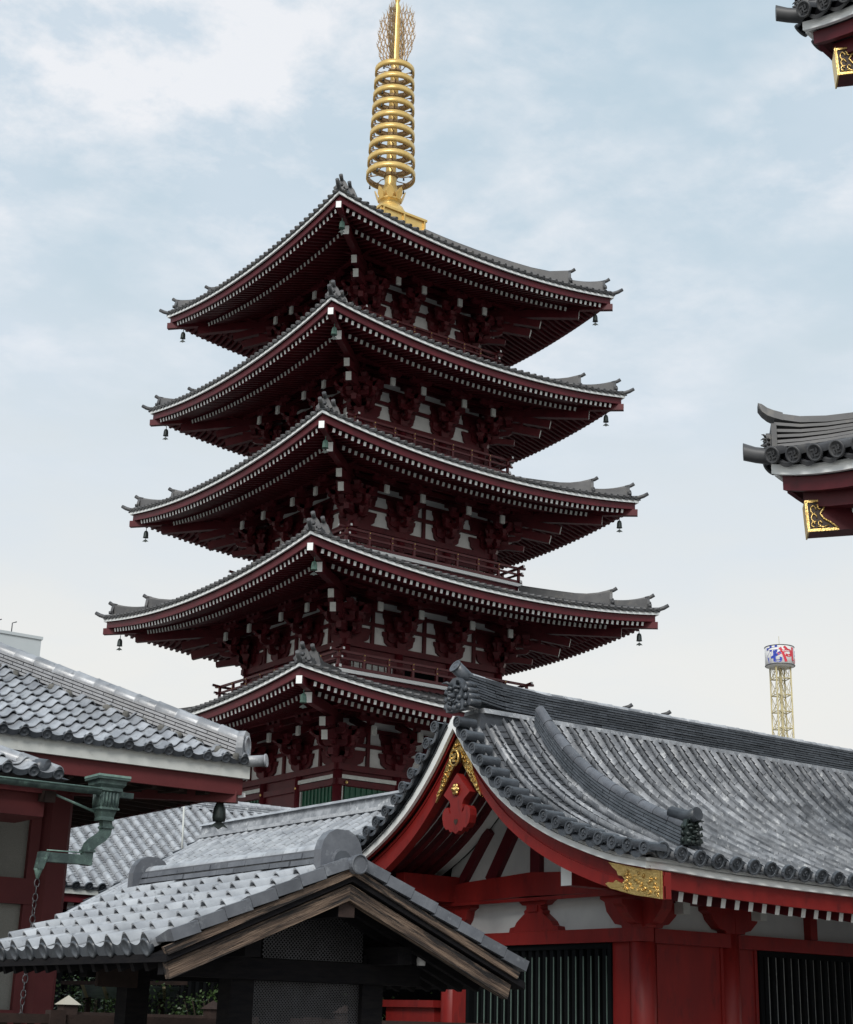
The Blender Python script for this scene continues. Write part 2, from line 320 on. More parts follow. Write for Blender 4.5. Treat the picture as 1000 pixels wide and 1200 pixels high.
for lv in range(5):
    s, h, w, bh, bz = LV[lv]; wi, zt = TOPS[lv]
    # ---- roof surface
    mb = MB(); n = 16; m = 8
    for k in range(4):
        rows = []
        for j in range(m+1):
            u = j/m; hw = hwid(lv, u)
            rows.append([face(k, (2*i/n-1)*hw, hw, zsurf(lv, 2*i/n-1, u)) for i in range(n+1)])
        mb.strip(rows)
        # edge thickness
        mb.strip([[face(k, (2*i/n-1)*hwid(lv, 0), hwid(lv, 0), zsurf(lv, 2*i/n-1, 0)) for i in range(n+1)],
                  [face(k, (2*i/n-1)*(s-.02), s-.02, zsurf(lv, 2*i/n-1, 0)-.10) for i in range(n+1)]])
    roof = mb.build('roof', 'tile_p', pag)
    # ---- roll tiles
    mb = MB(); pit = .385; nr = int(s/pit)
    for k in range(4):
        for i in range(-nr, nr+1):
            xo = i*pit
            ue = min(1.0, (LV[lv][0]+.09-abs(xo))/max(.01, (LV[lv][0]+.09-wi)))
            if ue < .02: continue
            segs = max(2, int(6*ue)+1); r = .085
            path = []
            for j in range(segs+1):
                u = ue*j/segs; hw = hwid(lv, u); path.append(face(k, xo, hw+(.03 if j == 0 else 0), zsurf(lv, max(-1, min(1, xo/hw)), u)+.03))
            mb.tube(path, r, 6)
            if nr-abs(i) < 60:   # scalloped edge of the trough tile beside it
                a = face(k, xo+pit/2, hwid(lv, 0)+.01, zsurf(lv, min(1, (xo+pit/2)/hwid(lv, 0)), 0)-.055)
                b = face(k, xo+pit/2, hwid(lv, .06), zsurf(lv, min(1, (xo+pit/2)/hwid(lv, 0)), .06)-.03)
                if abs(xo+pit/2) < hwid(lv, 0)-.1: mb.bar(a, b, pit*.62, .06)
    mb.build('roof_tile', 'tile_p', roof, kind='stuff')
    # ---- white and red eave boards
    for nm, mt, dd, z0, z1, th in (('eave_board', 'white', -.03, .0, .115, .08), ('fascia', 'maroon', .10, -.31, -.02, .10)):
        mb = MB(); n2 = 24
        for k in range(4):
            o_ = [face(k, (2*i/n2-1)*(s-dd), s-dd, 0) for i in range(n2+1)]; i_ = [face(k, (2*i/n2-1)*(s-dd-th), s-dd-th, 0) for i in range(n2+1)]
            zz = [h-sg(2*i/n2-1) for i in range(n2+1)]
            up = lambda P, dz: [Vector((p.x, p.y, zz[i]+dz)) for i, p in enumerate(P)]
            mb.strip([up(i_, z1), up(o_, z1), up(o_, z0), up(i_, z0), up(i_, z1)], smooth=False)
        mb.build(nm, mt, roof)
    # ---- soffit boards
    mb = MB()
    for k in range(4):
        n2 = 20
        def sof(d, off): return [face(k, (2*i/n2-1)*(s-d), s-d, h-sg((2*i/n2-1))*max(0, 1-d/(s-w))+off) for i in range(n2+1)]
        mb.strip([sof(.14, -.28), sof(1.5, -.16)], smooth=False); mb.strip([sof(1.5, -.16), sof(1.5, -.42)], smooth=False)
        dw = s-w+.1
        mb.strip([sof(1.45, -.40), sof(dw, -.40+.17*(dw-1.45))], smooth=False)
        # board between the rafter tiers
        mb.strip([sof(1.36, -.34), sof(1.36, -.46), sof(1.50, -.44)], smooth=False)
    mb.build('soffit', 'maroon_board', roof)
    # ---- rafters (two tiers with white ends)
    mb = MB(); sp = .305
    nraf = int((s-.5)/sp)
    for k in range(4):
        for i in range(-nraf, nraf+1):
            x = i*sp
            def rz(d, off): return h-sg(min(1, abs(x)/(s-d)))*max(0, 1-d/(s-w))+off
            lim = s-abs(x)
            if lim > .62:
                d1 = min(1.55, lim-.08)
                mb.bar(face(k, x, s-.26, rz(.26, -.42)), face(k, x, s-d1, rz(d1, -.42+.115*(d1-.26))), .125, .17, 0, 1)
            if lim > 1.75:
                d1 = min(s-w, lim-.1)
                mb.bar(face(k, x, s-1.39, rz(1.39, -.56)), face(k, x, s-d1, rz(d1, -.56+.17*(d1-1.39))), .13, .18, 0, 2)
    mb.build('rafter', ['maroon', 'white', 'oldwhite'], roof, kind='stuff')
    # ---- purlin carried on the brackets
    mb = MB(); pd = w+1.40
    for k in range(4):
        dd = s-pd; zz = h-.56+.17*(dd-1.39)-.09-.30*0
        mb.bar(face(k, -pd-.9, pd, zz-.12), face(k, pd+.9, pd, zz-.12), .2, .22)
        mb.bar(face(k, -w-1, w+.55, zz-.12), face(k, w+1, w+.55, zz-.12), .16, .2)
        for j in range(int(2*pd/.42)):     # light slashes through the gaps, put in as white-ended blocks
            x = -pd+.3+j*.42
            mb.bar(face(k, x, pd+.13, zz+.02), face(k, x, pd-.1, zz+.02), .05, .05, 0, 1)
    mb.build('purlin', ['maroon', 'oldwhite'], roof)
    # ---- hip rafters
    for k in range(4):
        mb = MB()
        mb.bar(hip_pt(k, s, .02, h-.50), hip_pt(k, s, 2.0, h-.42), .23, .30, 0, 1)
        mb.bar(hip_pt(k, s, 1.18, h-.84), hip_pt(k, s, s-w, h-.50), .27, .40, 0, 1)
        mb.build('hip_rafter', ['maroon', 'white'], roof)
        mb = MB()
        mb.bar(hip_pt(k, w, -2.31, h-1.27), hip_pt(k, w, 0, h-.55), .25, .36, 0, 1)
        mb.bar(hip_pt(k, w, -1.97, h-1.72), hip_pt(k, w, 0, h-1.05), .25, .38, 0, 1)
        mb.bar(hip_pt(k, w, -1.1, h-2.15), hip_pt(k, w, 0, h-1.95), .22, .26)
        mb.build('corner_tail_rafter', ['maroon', 'oldwhite'], roof)
        if k != 2: bell_spots.append((lv, k, hip_pt(k, s, .62, h-.68)))
    # ---- hip ridges with two stepped ends
    for k in range(4):
        def hs(u): # surface on the diagonal
            hw = hwid(lv, u); q = ROT[k] @ Vector((-hw, -hw, 0)); return Vector((CX+q.x, CY+q.y, zsurf(lv, 1, u)))
        dg = (hs(0)-hs(.5)); dg.z = 0; dg.normalize(); sd2 = Vector((-dg.y, dg.x, 0)); up = Vector((0, 0, 1))
        L0 = (hwid(lv, 0)-wi)*math.sqrt(2)
        mb = MB()
        def ridge(a0, a1, hh, flare, wd):
            fr = []
            for j in range(9):
                a = a0+(a1-a0)*j/8; p = hs(a/L0 if L0 else 0)
                fl = flare*max(0, 1-(a-a0)/1.6)**2
                fr.append((p+up*.0, a, fl))
            sec_n = []
            st = []
            for p, a, fl in fr:
                H = hh+fl
                st.append((p, sd2, up, H))
            rows = [[p-sd2*wd/2, p-sd2*wd/2+up*H*.82, p-sd2*wd*.28+up*(H*.86), p-sd2*wd*.2+up*H, p+sd2*wd*.2+up*H, p+sd2*wd*.28+up*H*.86, p+sd2*wd/2+up*H*.82, p+sd2*wd/2] for p, _, _, H in st]
            mb.strip(rows, smooth=False)
            a = mb.pts(rows[0]); mb.quad([a+i for i in range(8)]); a = mb.pts(rows[-1]); mb.quad([a+i for i in range(8)][::-1])
        ridge(2.3, L0, .42, .34, .34)
        ridge(.62, 2.35, .30, .30, .30)
        mb.build('hip_ridge', 'tile_p', roof)
        for a0, hh in ((2.3, .74), (.62, .58)):
            mb = MB()
            p = hs(a0/L0)+dg*.06
            pl = [(-.26, 0), (-.30, .2), (-.20, .42), (-.12, .52), (.12, .52), (.20, .42), (.30, .2), (.26, 0)]
            mb.prism(pl, lambda u, v, d: p+sd2*u+up*(v*hh/.58)+dg*d, -.06, .06)
            for uu, vv, rr in ((0, .30, .10), (-.15, .16, .07), (.15, .16, .07)):
                mb.lathe(p+dg*.05+sd2*uu+up*vv, [(rr, 0), (rr*.6, .06), (.01, .08)], 8, ax=dg)
            mb.tube([p+up*(hh-.06)-dg*.15, p+up*(hh+.0)+dg*.10, p+up*(hh+.10)+dg*.26], [.085, .085, .09], 8)
            for sgn in (-1, 1): mb.tube([p+sd2*.24*sgn+up*.12, p+sd2*.26*sgn+up*.12+dg*.14], .08, 8)
            mb.build('ridge_end_tile', 'tile_p', roof)
        mb = MB()   # corner roll tile flicking up
        mb.tube([hs(0)+up*.05-dg*.7, hs(0)+up*.05-dg*.1, hs(0)+up*.12+dg*.12, hs(0)+up*.24+dg*.34], [.10, .10, .095, .085], 8)
        mb.build('corner_tile', 'tile_p', roof)
    # ---- body ------------------------------------------------------
    zf = bz if bz else 5.4
    zd = h-2.42                      # top of wall plate
    mb = MB(); mb.box((CX-w+.12, CY-w+.12, zf-.3), (CX+w-.12, CY+w-.12, h+.4)); body = mb.build('wall', 'pagplaster', pag)
    mb = MB()
    for k in range(4):
        for zz, hh, dp in ((zd-.13, .26, .12), (zd-.75, .24, .10)): mb.bar(face(k, -w-.3, w+.02, zz), face(k, w+.3, w+.02, zz), dp*2, hh)
        mb.bar(face(k, -w, w-.06, zd+.88), face(k, w, w-.06, zd+.88), .18, .15)
        mb.bar(face(k, -w, w-.06, zd+1.55), face(k, w, w-.06, zd+1.55), .18, .15)
        mb.bar(face(k, -w, w-.04, zd+2.2), face(k, w, w-.04, zd+2.2), .18, .5)
    mb.build('beam', 'maroon', body)
    for k in range(4):
        for x in (-w, -w/3, w/3):
            mc = MB(); mc.lathe(face(k, x, w, 0), [(.20, zf), (.20, zd-.26)], 12); mc.build('column', 'maroon', body)
    # wall infill below wall plate
    mb = MB()
    for k in range(4):
        mb.bar(face(k, -w+.1, w-.06, (zf+zd-.1)/2), face(k, w-.1, w-.06, (zf+zd-.1)/2), .12, max(.2, zd-.1-zf))
        # struts in bracket zone
        bays = (-1, 0, 1) if lv < 2 else ((0,) if lv == 2 else ())
        for b in bays: mb.bar(face(k, b*w*2/3, w-.08, zd), face(k, b*w*2/3, w-.08, zd+1.7), .16, .16, up=Vector((1, 0, 0)))
    mb.build('wall_board', 'maroon', body)
    for k in range(4):
        for b in (-1, 1):
            mb = MB(); x = b*w*2/3; zt_ = zd-.90; zb = max(zf+.25, zt_-1.3)
            a, c2 = x-w/3+.32, x+w/3-.32
            if lv == 0:
                mb.bar(face(k, a, w-.02, (zb+zt_)/2), face(k, c2, w-.02, (zb+zt_)/2), .05, zt_-zb, 0)
                for q in range(9):
                    xx = a+.06+(c2-a-.12)*q/8; mb.bar(face(k, xx, w+.03, zb), face(k, xx, w+.03, zt_), .06, .06, 1, up=Vector((1, 0, 0)))
                mb.bar(face(k, a-.12, w+.02, zb), face(k, a-.12, w+.02, zt_), .08, .10, 2, up=Vector((1, 0, 0))); mb.bar(face(k, c2+.12, w+.02, zb), face(k, c2+.12, w+.02, zt_), .08, .10, 2, up=Vector((1, 0, 0)))
                mb.bar(face(k, a-.2, w+.14, zd-.52), face(k, c2+.2, w+.14, zd-.52), .03, .16, 2)
            else:
                mb.bar(face(k, a, w-.02, zf+.5), face(k, c2, w-.02, zf+.5), .05, .30, 2)
                for q in range(7):
                    xx = a+.1+(c2-a-.2)*q/6; mb.bar(face(k, xx, w+.03, zf+.35), face(k, xx, w+.03, zf+.65), .035, .035, 3, up=Vector((1, 0, 0)))
            mb.build('window', ['green', 'green', 'oldwhite', 'maroon'], body)
        if lv:
            mb = MB(); mb.bar(face(k, -w/3+.35, w-.01, zf+.45), face(k, w/3-.35, w-.01, zf+.45), .06, .5, 0); mb.build('door', 'black', body)
    if lv == 0:
        for k in (0, 3):
            for x in (-w, -w/3, w/3, w):
                mb = MB(); mb.lathe(face(k, x*.985+(.28 if x == -w else 0), w+.16, zd-.75), [(.07, 0), (.065, .03), (.02, .06)], 8, ax=ROT[k] @ Vector((0, -1, 0))); mb.build('brass_stud', 'goldpaint', body)
    # ---- brackets
    mb = MB(); fx = w/3.85; h_ = [(.42, 0), (.45, .05), (.56, .10), (.68, .20), (.72, .42), (.78, .50), (.80, .66)]; bayh = w/3-.10
    for z0, kx in ((0, 1.0), (.80, 1.0)):
        hh_ = [(min(u*fx*kx, bayh), z0+v) for u, v in h_]; mb.prism(hh_+[(-u, v) for u, v in hh_[::-1]], lambda u, v, d: (u, d, v), .0, -.11)
    bb = mb.mesh('bracket_board', ['maroon'])
    for k in range(4):
        Rk = ROT[k].to_4x4()
        for x in (-w/3, w/3, -w+.45, w-.45): inst('bracket_board', bb, Matrix.Translation(face(k, x, w-.115, zd)) @ Rk, body)
        for x in (-w/3, w/3, -w+.02, w-.02):
            mt = Matrix.Translation(face(k, x, w-.02, zd)) @ Rk
            inst('bracket', BR, mt, body)
        for x in (-w/3, w/3, -w+.62, w-.62):
            inst('tail_rafter', TR, Matrix.Translation(face(k, x, w-.02, zd)) @ Rk, body)
        mt = Matrix.Translation(face(k, -w, w, zd)) @ (ROT[k] @ Matrix.Rotation(-math.pi/4, 3, 'Z')).to_4x4() @ Matrix.Diagonal((1, 1.35, 1, 1))
        inst('corner_bracket', BR, mt, body)
    # ---- balcony
    if bh:
        e_ = bh-.12
        mb = MB()
        mb.box((CX-bh-.02, CY-bh-.02, zf-.15), (CX+bh+.02, CY+bh+.02, zf)); bal = mb.build('balcony_floor', 'white', pag)
        mb = MB(); mb.box((CX-bh+.12, CY-bh+.12, zf-.55), (CX+bh-.12, CY+bh-.12, zf-.152)); mb.build('balcony_base', 'maroon', bal)
        for k in range(4):
            for zz, sz, ex in ((.75, .10, .40), (.46, .085, .30), (.10, .12, .18)):
                mb = MB(); L_ = e_+ex
                p = [face(k, -L_, e_, zf+zz+(.05 if ex > .39 else 0)), face(k, -e_+.1, e_, zf+zz), face(k, e_-.1, e_, zf+zz), face(k, L_, e_, zf+zz+(.05 if ex > .39 else 0))]
                mb.bar(p[0], p[1], sz, sz, 0, 1); mb.bar(p[1], p[2], sz, sz); mb.bar(p[2], p[3], sz, sz, 0, None, end2=1)
                mb.build('rail', ['railred', 'white'], bal)
            npst = 8
            for i in range(npst+1):
                x = -e_+2*e_*i/npst
                if i == npst: continue
                mb = MB(); mb.bar(face(k, x, e_, zf+.0), face(k, x, e_, zf+.74), .11, .11, up=Vector((1, 0, 0)))
                q = ROT[k] @ Vector((0, -1, 0))
                for zz in (.50, .72): mb.lathe(face(k, x, e_+.06, zf+zz), [(.035, 0), (.02, .03)], 6, 1, ax=q)
                mb.build('rail_post', ['railred', 'goldpaint'], bal)
# podium
mb = MB(); mb.box((CX-6.2, CY-6.2, 0), (CX+6.2, CY+6.2, 5.0)); mb.box((CX-6.6, CY-6.6, 5.0), (CX+6.6, CY+6.6, 5.42)); mb.build('podium', 'oldwhite', pag)
# ---- spire
spire = MB()
b_ = 1.3
spire.box((CX-b_, CY-b_, 39.25), (CX+b_, CY+b_, 40.0)); spire.box((CX-b_-.1, CY-b_-.1, 40.0), (CX+b_+.1, CY+b_+.1, 40.12))
spire.box((CX-b_-.08, CY-b_-.08, 39.25), (CX+b_+.08, CY+b_+.08, 39.36))
for sx in (-1, 0, 1):
    for k in range(4):
        spire.bar(face(k, sx*(b_-.05), b_+.03, 39.3), face(k, sx*(b_-.05), b_+.03, 40.0), .12, .08, up=Vector((1, 0, 0)))
sp_ = spire.build('spire_base', 'goldpaint', pag, label='square gilded base box of the spire')
mb = MB(); mb.lathe(CTR, [(.92, 40.12), (.92, 40.25), (.88, 40.55), (.72, 40.85), (.45, 41.02), (.40, 41.12), (.52, 41.22), (.62, 41.30), (.50, 41.38), (.34, 41.5)], 24)
for i in range(8):    # lotus petals
    a = i*math.pi/4+.2; p = CTR+Vector((math.cos(a)*.55, math.sin(a)*.55, 41.25)); o2 = Vector((math.cos(a), math.sin(a), 0)); t2 = Vector((-math.sin(a), math.cos(a), 0))
    mb.prism([(-.12, 0), (.12, 0), (.20, .28), (.10, .52), (0, .62), (-.10, .52), (-.20, .28)], lambda u, v, d: p+t2*u+Vector((0, 0, v))+o2*(d+v*.35), 0, .05)
mb.build('lotus_bowl', 'goldpaint', sp_)
mb = MB(); mb.lathe(CTR, [(.34, 41.4), (.42, 41.9), (.30, 42.3), (.33, 42.7), (.27, 43.0), (.25, 46), (.22, 49.1), (.21, 51), (.17, 53.0), (.09, 53.3), (.16, 53.5), (.2, 53.7), (.12, 53.95), (.14, 54.1), (.02, 54.5)], 16)
mb.build('mast', 'goldpaint', sp_)
for i in range(9):
    f = i/8; z = 42.75+(48.95-42.75)*f; r = 1.25-.22*f; r = r-.02*math.sin(f*3)
    mb = MB(); n = 28; th = .07; hh = .155
    prof = [(r, z-hh), (r+.02, z-hh), (r+.02, z+hh), (r, z+hh), (r-th, z+hh), (r-th, z-hh)]
    st = [mb.pts([CTR+Vector((math.cos(2*math.pi*k/n)*rr, math.sin(2*math.pi*k/n)*rr, zz)) for k in range(n)]) for rr, zz in prof]
    for a in range(6):
        b = (a+1) % 6
        for k in range(n): mb.quad((st[a]+k, st[a]+(k+1) % n, st[b]+(k+1) % n, st[b]+k), 1 if a == 4 else 0, a in (1, 4))
    for q in range(8):
        a = q*math.pi/4+.15; o2 = Vector((math.cos(a), math.sin(a), 0)); t2 = Vector((-o2.y, o2.x, 0))
        c = CTR+Vector((0, 0, z))
        mb.tube([c+o2*.2, c+o2*r*.5+t2*.10, c+o2*(r*.72), c+o2*(r-.05)+t2*.12], .028, 5, 1)
        mb.tube([c+o2*(r*.72), c+o2*(r-.05)-t2*.14], .024, 5, 1)
    mb.lathe(c, [(.36, -.1), (.40, 0), (.36, .1)], 12, 1)
    mb.build('ring', ['goldpaint', 'goldshade'], sp_)
    for q in range(4):
        a = q*math.pi/2+.4; p = CTR+Vector((math.cos(a)*(r+.02), math.sin(a)*(r+.02), z-hh))
        mb = MB(); mb.lathe(p, [(.01, 0), (.035, -.05), (.045, -.16), (.06, -.2)][::-1], 6); mb.build('ring_bell', 'bronze', sp_)
for k in range(4):
    mb = MB(); dr = Vector((math.cos(k*math.pi/2+.55), math.sin(k*math.pi/2+.55), 0)); up = Vector((0, 0, 1))
    rnd = random.Random(3+k); tn = Vector((-dr.y, dr.x, 0))
    # openwork flame: wavy upward curling tongues, cross linked into a net
    strands = []; NS = 8
    for c in range(NS):      # wavy tongues side by side, linked into a net, each flicking out at its own height
        q_ = (c+1)/NS; pts = []; zt_ = 53.25-.55*q_**2+.12*math.sin(c*2.3)
        for j in range(21):
            f = j/20; z = 49.38+.12*q_+(zt_-49.38-.12*q_)*f
            wd_ = .80+.24*math.sin(min(1, f*1.6)*math.pi/2)-.30*max(0, f-.45)
            x = .13+(wd_-.13)*q_*(.80+.20*min(1, f*3))+.045*math.sin(f*26+c*3.1)
            pts.append(CTR+dr*x+up*z)
        pts[-1] = pts[-1]+dr*.05; strands.append(pts); mb.tube(pts, [.026]*17+[.022, .018, .012, .005], 4)
    for c in range(NS-1):
        a, b = strands[c], strands[c+1]
        for j in range(1, 19):
            if (j+c) % 2: mb.tube([a[j], b[j+1]], .020, 4)
    for j in range(1, 19): mb.tube([strands[-1][j], strands[-1][j]+dr*.06+up*.05, strands[-1][j]+dr*.085+up*.19], [.022, .016, .004], 4)
    for j in range(1, 18, 2): mb.tube([CTR+dr*.1+up*(strands[0][j].z-.08), strands[0][j]], .022, 4)
    mb.build('flame_finial', 'goldshade', sp_)

# ---- wind bells, things of their own
def bell_mb(top, ln=.16, sc_=1.0):
    mb = MB(); t = Vector(top)
    mb.tube([t, t-Vector((0, 0, ln))], .018, 5)
    p = t-Vector((0, 0, ln))
    mb.lathe(p, [(.14*sc_, -.36*sc_), (.125*sc_, -.34*sc_), (.115*sc_, -.15*sc_), (.09*sc_, -.05*sc_), (.03*sc_, 0)], 12)
    body = mb; c = MB(); c.tube([p-Vector((0, 0, .3*sc_)), p-Vector((0, 0, .46*sc_))], .012, 4)
    c.prism([(-.15*sc_, -.06*sc_), (-.10*sc_, 0), (0, .07*sc_), (.10*sc_, 0), (.15*sc_, -.06*sc_), (.07*sc_, -.05*sc_), (0, -.09*sc_), (-.07*sc_, -.05*sc_)], lambda u, v, d: p+Vector((u*.75, -u*.66, -.5*sc_+v))+Vector((.66, .75, 0))*d, -.01, .01)
    return body, c
ORD = ['lowest pagoda roof', 'second lowest pagoda roof', 'middle pagoda roof', 'second highest pagoda roof', 'topmost pagoda roof']
CRN = {0: ('near middle corner', 'bellgreen_lit'), 1: ('right-hand corner', 'bronze'), 3: ('left-hand corner', 'bronze')}  # same patina on all; near bells take the lit tone, others the shaded
for lv, k, p in bell_spots:
    if lv == 0 and k in (1, 3): continue
    nm, mt = CRN[k]
    b = thing('wind_bell', '%s wind bell under the %s of the %s' % ('green' if k == 0 else 'dark', nm, ORD[lv]), 'bell', p, 'wind bells under the pagoda roof corners')
    bd, cl = bell_mb(p); bd.build('bell_body', mt, b); cl.build('clapper_plate', 'bronze', b)
# ================================================================== ROOF TILE KIT
def mb_add(dst, src, M4, mi=None):
    n = dst.pts([M4 @ Vector(p) for p in src.v])
    for f, m, s in zip(src.f, src.m, src.sm): dst.quad([n+i for i in f], m if mi is None else mi, s)
def barrel(L=.31, r0=.079, r1=.070, n=8, disc=False):
    # local: +y = down slope, z = normal, lower end at y=L
    mb = MB(); A = [math.radians(-12+204*k/n) for k in range(n+1)]
    ring = lambda r, y: [(r*math.cos(a), y, r*math.sin(a)) for a in A]
    mb.strip([ring(r1, 0), ring(r0, L*.93), ring(r0*1.03, L*.95), ring(r0*1.03, L)])
    mb.strip([ring(r0*1.03, L), ring(r0*.80, L)], smooth=False)
    if disc:
        c = mb.pts([(0, L-.012, 0)]+[(r0*.82*math.cos(2*math.pi*k/12), L-.012, r0*.82*math.sin(2*math.pi*k/12)) for k in range(12)])
        o = mb.pts([(r0*1.06*math.cos(2*math.pi*k/12), L+.004, r0*1.06*math.sin(2*math.pi*k/12)) for k in range(12)])
        i_ = mb.pts([(r0*.84*math.cos(2*math.pi*k/12), L+.004, r0*.84*math.sin(2*math.pi*k/12)) for k in range(12)])
        b = mb.pts([(r0*1.06*math.cos(2*math.pi*k/12), L-.03, r0*1.06*math.sin(2*math.pi*k/12)) for k in range(12)])
        for k in range(12):
            q = (k+1) % 12
            mb.quad((c, c+1+k, c+1+q), 1); mb.quad((i_+k, i_+q, o+q, o+k), 1); mb.quad((c+1+k, i_+k, i_+q, c+1+q), 1); mb.quad((b+k, o+k, o+q, b+q), 1)
        for s_ in range(3):   # comma swirl in relief
            a0 = s_*2.094; pts = [(r0*.15*math.cos(a0), L-.006, r0*.15*math.sin(a0)), (r0*.38*math.cos(a0+.5), L-.003, r0*.38*math.sin(a0+.5)), (r0*.55*math.cos(a0+1.3), L-.006, r0*.55*math.sin(a0+1.3))]
            mb.tube(pts, [r0*.13, r0*.09, r0*.03], 4, 1)
    return mb
BAR = barrel(); BARD = barrel(disc=True)
ME_BAR = BAR.mesh('roll_tile', 'tile_h'); ME_BARL = BAR.mesh('roll_tile', 'tile_l'); ME_BARD = BARD.mesh('eave_roll_tile', ['tile_h', 'tile_e'])
ME_BARLD = BARD.mesh('eave_roll_tile', ['tile_l', 'tile_e'])
def crescent(w=.30, drop=.045, sagv=.045, L=.16, n=8):
    mb = MB(); P = lambda y, dz: [(-w/2+w*k/n, y, -sagv*math.sin(math.pi*k/n)+dz) for k in range(n+1)]
    mb.strip([P(0, .0), P(L, .0)]); mb.strip([P(L, 0), [(-w/2+w*k/n, L, -sagv*math.sin(math.pi*k/n)-drop*(.35+.65*math.sin(math.pi*k/n))) for k in range(n+1)], P(L-.03, -drop*.6)], 1, smooth=False)
    return mb
CRE = crescent(); ME_CRE = CRE.mesh('eave_flat_tile', ['tile_h', 'tile_e'])
def flat_strip(mb, frames, w, step_h=.016, mi=0, sagv=.03, nseg=4):
    # frames: list of (P, side, down, normal) at regular steps down the slope; each pair makes one trough tile
    for k in range(len(frames)-1):
        p, s_, t, n_ = frames[k]; q = frames[k+1][0]; n2 = frames[k+1][3]
        f = lambda c, nn, up: [c+s_*(-w/2+w*i/nseg)+nn*(up-sagv*math.sin(math.pi*i/nseg)) for i in range(nseg+1)]
        mb.strip([f(p, n_, 0), f(q, n2, step_h), f(q, n2, -.004)], mi, smooth=False)
def catmull(pts, x):
    for i in range(len(pts)-1):
        if x <= pts[i+1][0] or i == len(pts)-2:
            x0, y0 = pts[i]; x1, y1 = pts[i+1]; m = lambda j: (pts[min(j+1, len(pts)-1)][1]-pts[max(j-1, 0)][1])/(pts[min(j+1, len(pts)-1)][0]-pts[max(j-1, 0)][0])
            h = x1-x0; t = (x-x0)/h
            if t > 1: return y1+m(i+1)*(x-x1)
            return (2*t**3-3*t*t+1)*y0+(t**3-2*t*t+t)*h*m(i)+(-2*t**3+3*t*t)*y1+(t**3-t*t)*h*m(i+1)
def ridge_stack(parent, pts, side, zb, courses, wd, ch, capr, matn='tile_hd', capmat='tile_h', capname='ridge_cap_tile', seg=.30, rise=None, up=Vector((0, 0, 1))):
    # layered ridge along straight/curved polyline pts (base points)
    P = [Vector(p) for p in pts]; cum = [0]
    for a, b in zip(P[:-1], P[1:]): cum.append(cum[-1]+(b-a).length)
    tot = cum[-1]
    def at(s_):
        s_ = max(0, min(tot, s_))
        for i in range(len(P)-1):
            if s_ <= cum[i+1] or i == len(P)-2:
                t = (s_-cum[i])/max(1e-6, cum[i+1]-cum[i]); return P[i].lerp(P[i+1], t)
    mb = MB()
    for c in range(courses):
        ww = wd*(1-.30*c/max(1, courses-1))/2; off = (c % 2)*seg/2
        s_ = -off
        while s_ < tot:
            a, b = max(0, s_), min(tot, s_+seg-.008)
            if b-a > .02:
                pa, pb = at(a), at(b); e = jit(.006); z0 = zb+c*ch; w2 = ww+e
                mb.hexa([pa-side*w2+up*z0, pa+side*w2+up*z0, pb+side*w2+up*z0, pb-side*w2+up*z0] + [pa-side*(w2-.008)+up*(z0+ch*.72), pa+side*(w2-.008)+up*(z0+ch*.72), pb+side*(w2-.008)+up*(z0+ch*.72), pb-side*(w2-.008)+up*(z0+ch*.72)])
            s_ += seg
    # core
    core = []
    for i in range(9):
        p = at(tot*i/8); w2 = wd*.30; core.append([p-side*w2+up*zb, p-side*w2+up*(zb+courses*ch), p+side*w2+up*(zb+courses*ch), p+side*w2+up*zb])
    mb.strip(core, smooth=False)
    mb.build('ridge_tile', matn, parent, kind='stuff')
    n = int(tot/seg); me = barrel(seg+.02, capr, capr*.93, 8).mesh(capname, capmat)
    for i in range(n+1):
        a = at(i*seg); b = at(min(tot, i*seg+seg)) if i < n else at(tot)
        if (b-a).length < .05: continue
        d = (b-a).normalized(); nn = side.cross(d); nn = nn if nn.z > 0 else -nn
        sx = d.cross(nn)
        inst(capname, me, frame(a+up*(zb+courses*ch-.02+jit(.003)), sx, d, nn), parent)
def ogre(parent, p, fw, sx, size=1.0, mt='tile_e', horn=True):
    # demon mask end tile: p base centre, fw = outward facing dir, sx = across
    up = Vector((0, 0, 1)); mb = MB(); s = size
    pl = [(-.19, 0), (-.21, .10), (-.16, .16), (-.17, .30), (-.12, .42), (-.05, .47), (.05, .47), (.12, .42), (.17, .30), (.16, .16), (.21, .10), (.19, 0)]
    mb.prism(pl, lambda u, v, d: p+sx*u*s+up*v*s+fw*d*s, -.05, .05)
    at = lambda u, v, d: p+sx*u*s+up*v*s+fw*d*s
    def blob(u, v, r, d0=.04, dd=.06, n=7): mb.lathe(at(u, v, d0), [(r*s, 0), (r*.85*s, dd*.5*s), (r*.4*s, dd*s), (.003, dd*1.08*s)], n, ax=fw)
    for q in (-1, 1):
        blob(.075*q, .27, .040, dd=.07); blob(.12*q, .18, .05, dd=.05); blob(.10*q, .06, .06, dd=.05)
        mb.tube([at(.02*q, .31, .07), at(.08*q, .335, .09), at(.15*q, .31, .06)], [.03*s, .028*s, .015*s], 6)
        if horn: mb.tube([at(.07*q, .36, .05), at(.12*q, .41, .10), at(.17*q, .40, .15)], [.03*s, .022*s, .006*s], 6)
        mb.tube([at(.03*q, .10, .08), at(.09*q, .125, .08), at(.14*q, .10, .05)], [.02*s, .02*s, .01*s], 5)
        for j in range(3): mb.tube([at(.17*q, .05+.11*j, .0), at(.235*q, .07+.11*j, .03), at(.225*q, .12+.11*j, .03)], [.035*s, .03*s, .012*s], 6)
    blob(0, .21, .045, dd=.12); blob(0, .05, .06, dd=.04)
    mb.tube([at(-.05, .15, .08), at(0, .135, .1), at(.05, .15, .08)], .016*s, 5)
    return mb.build('ogre_tile', mt, parent)

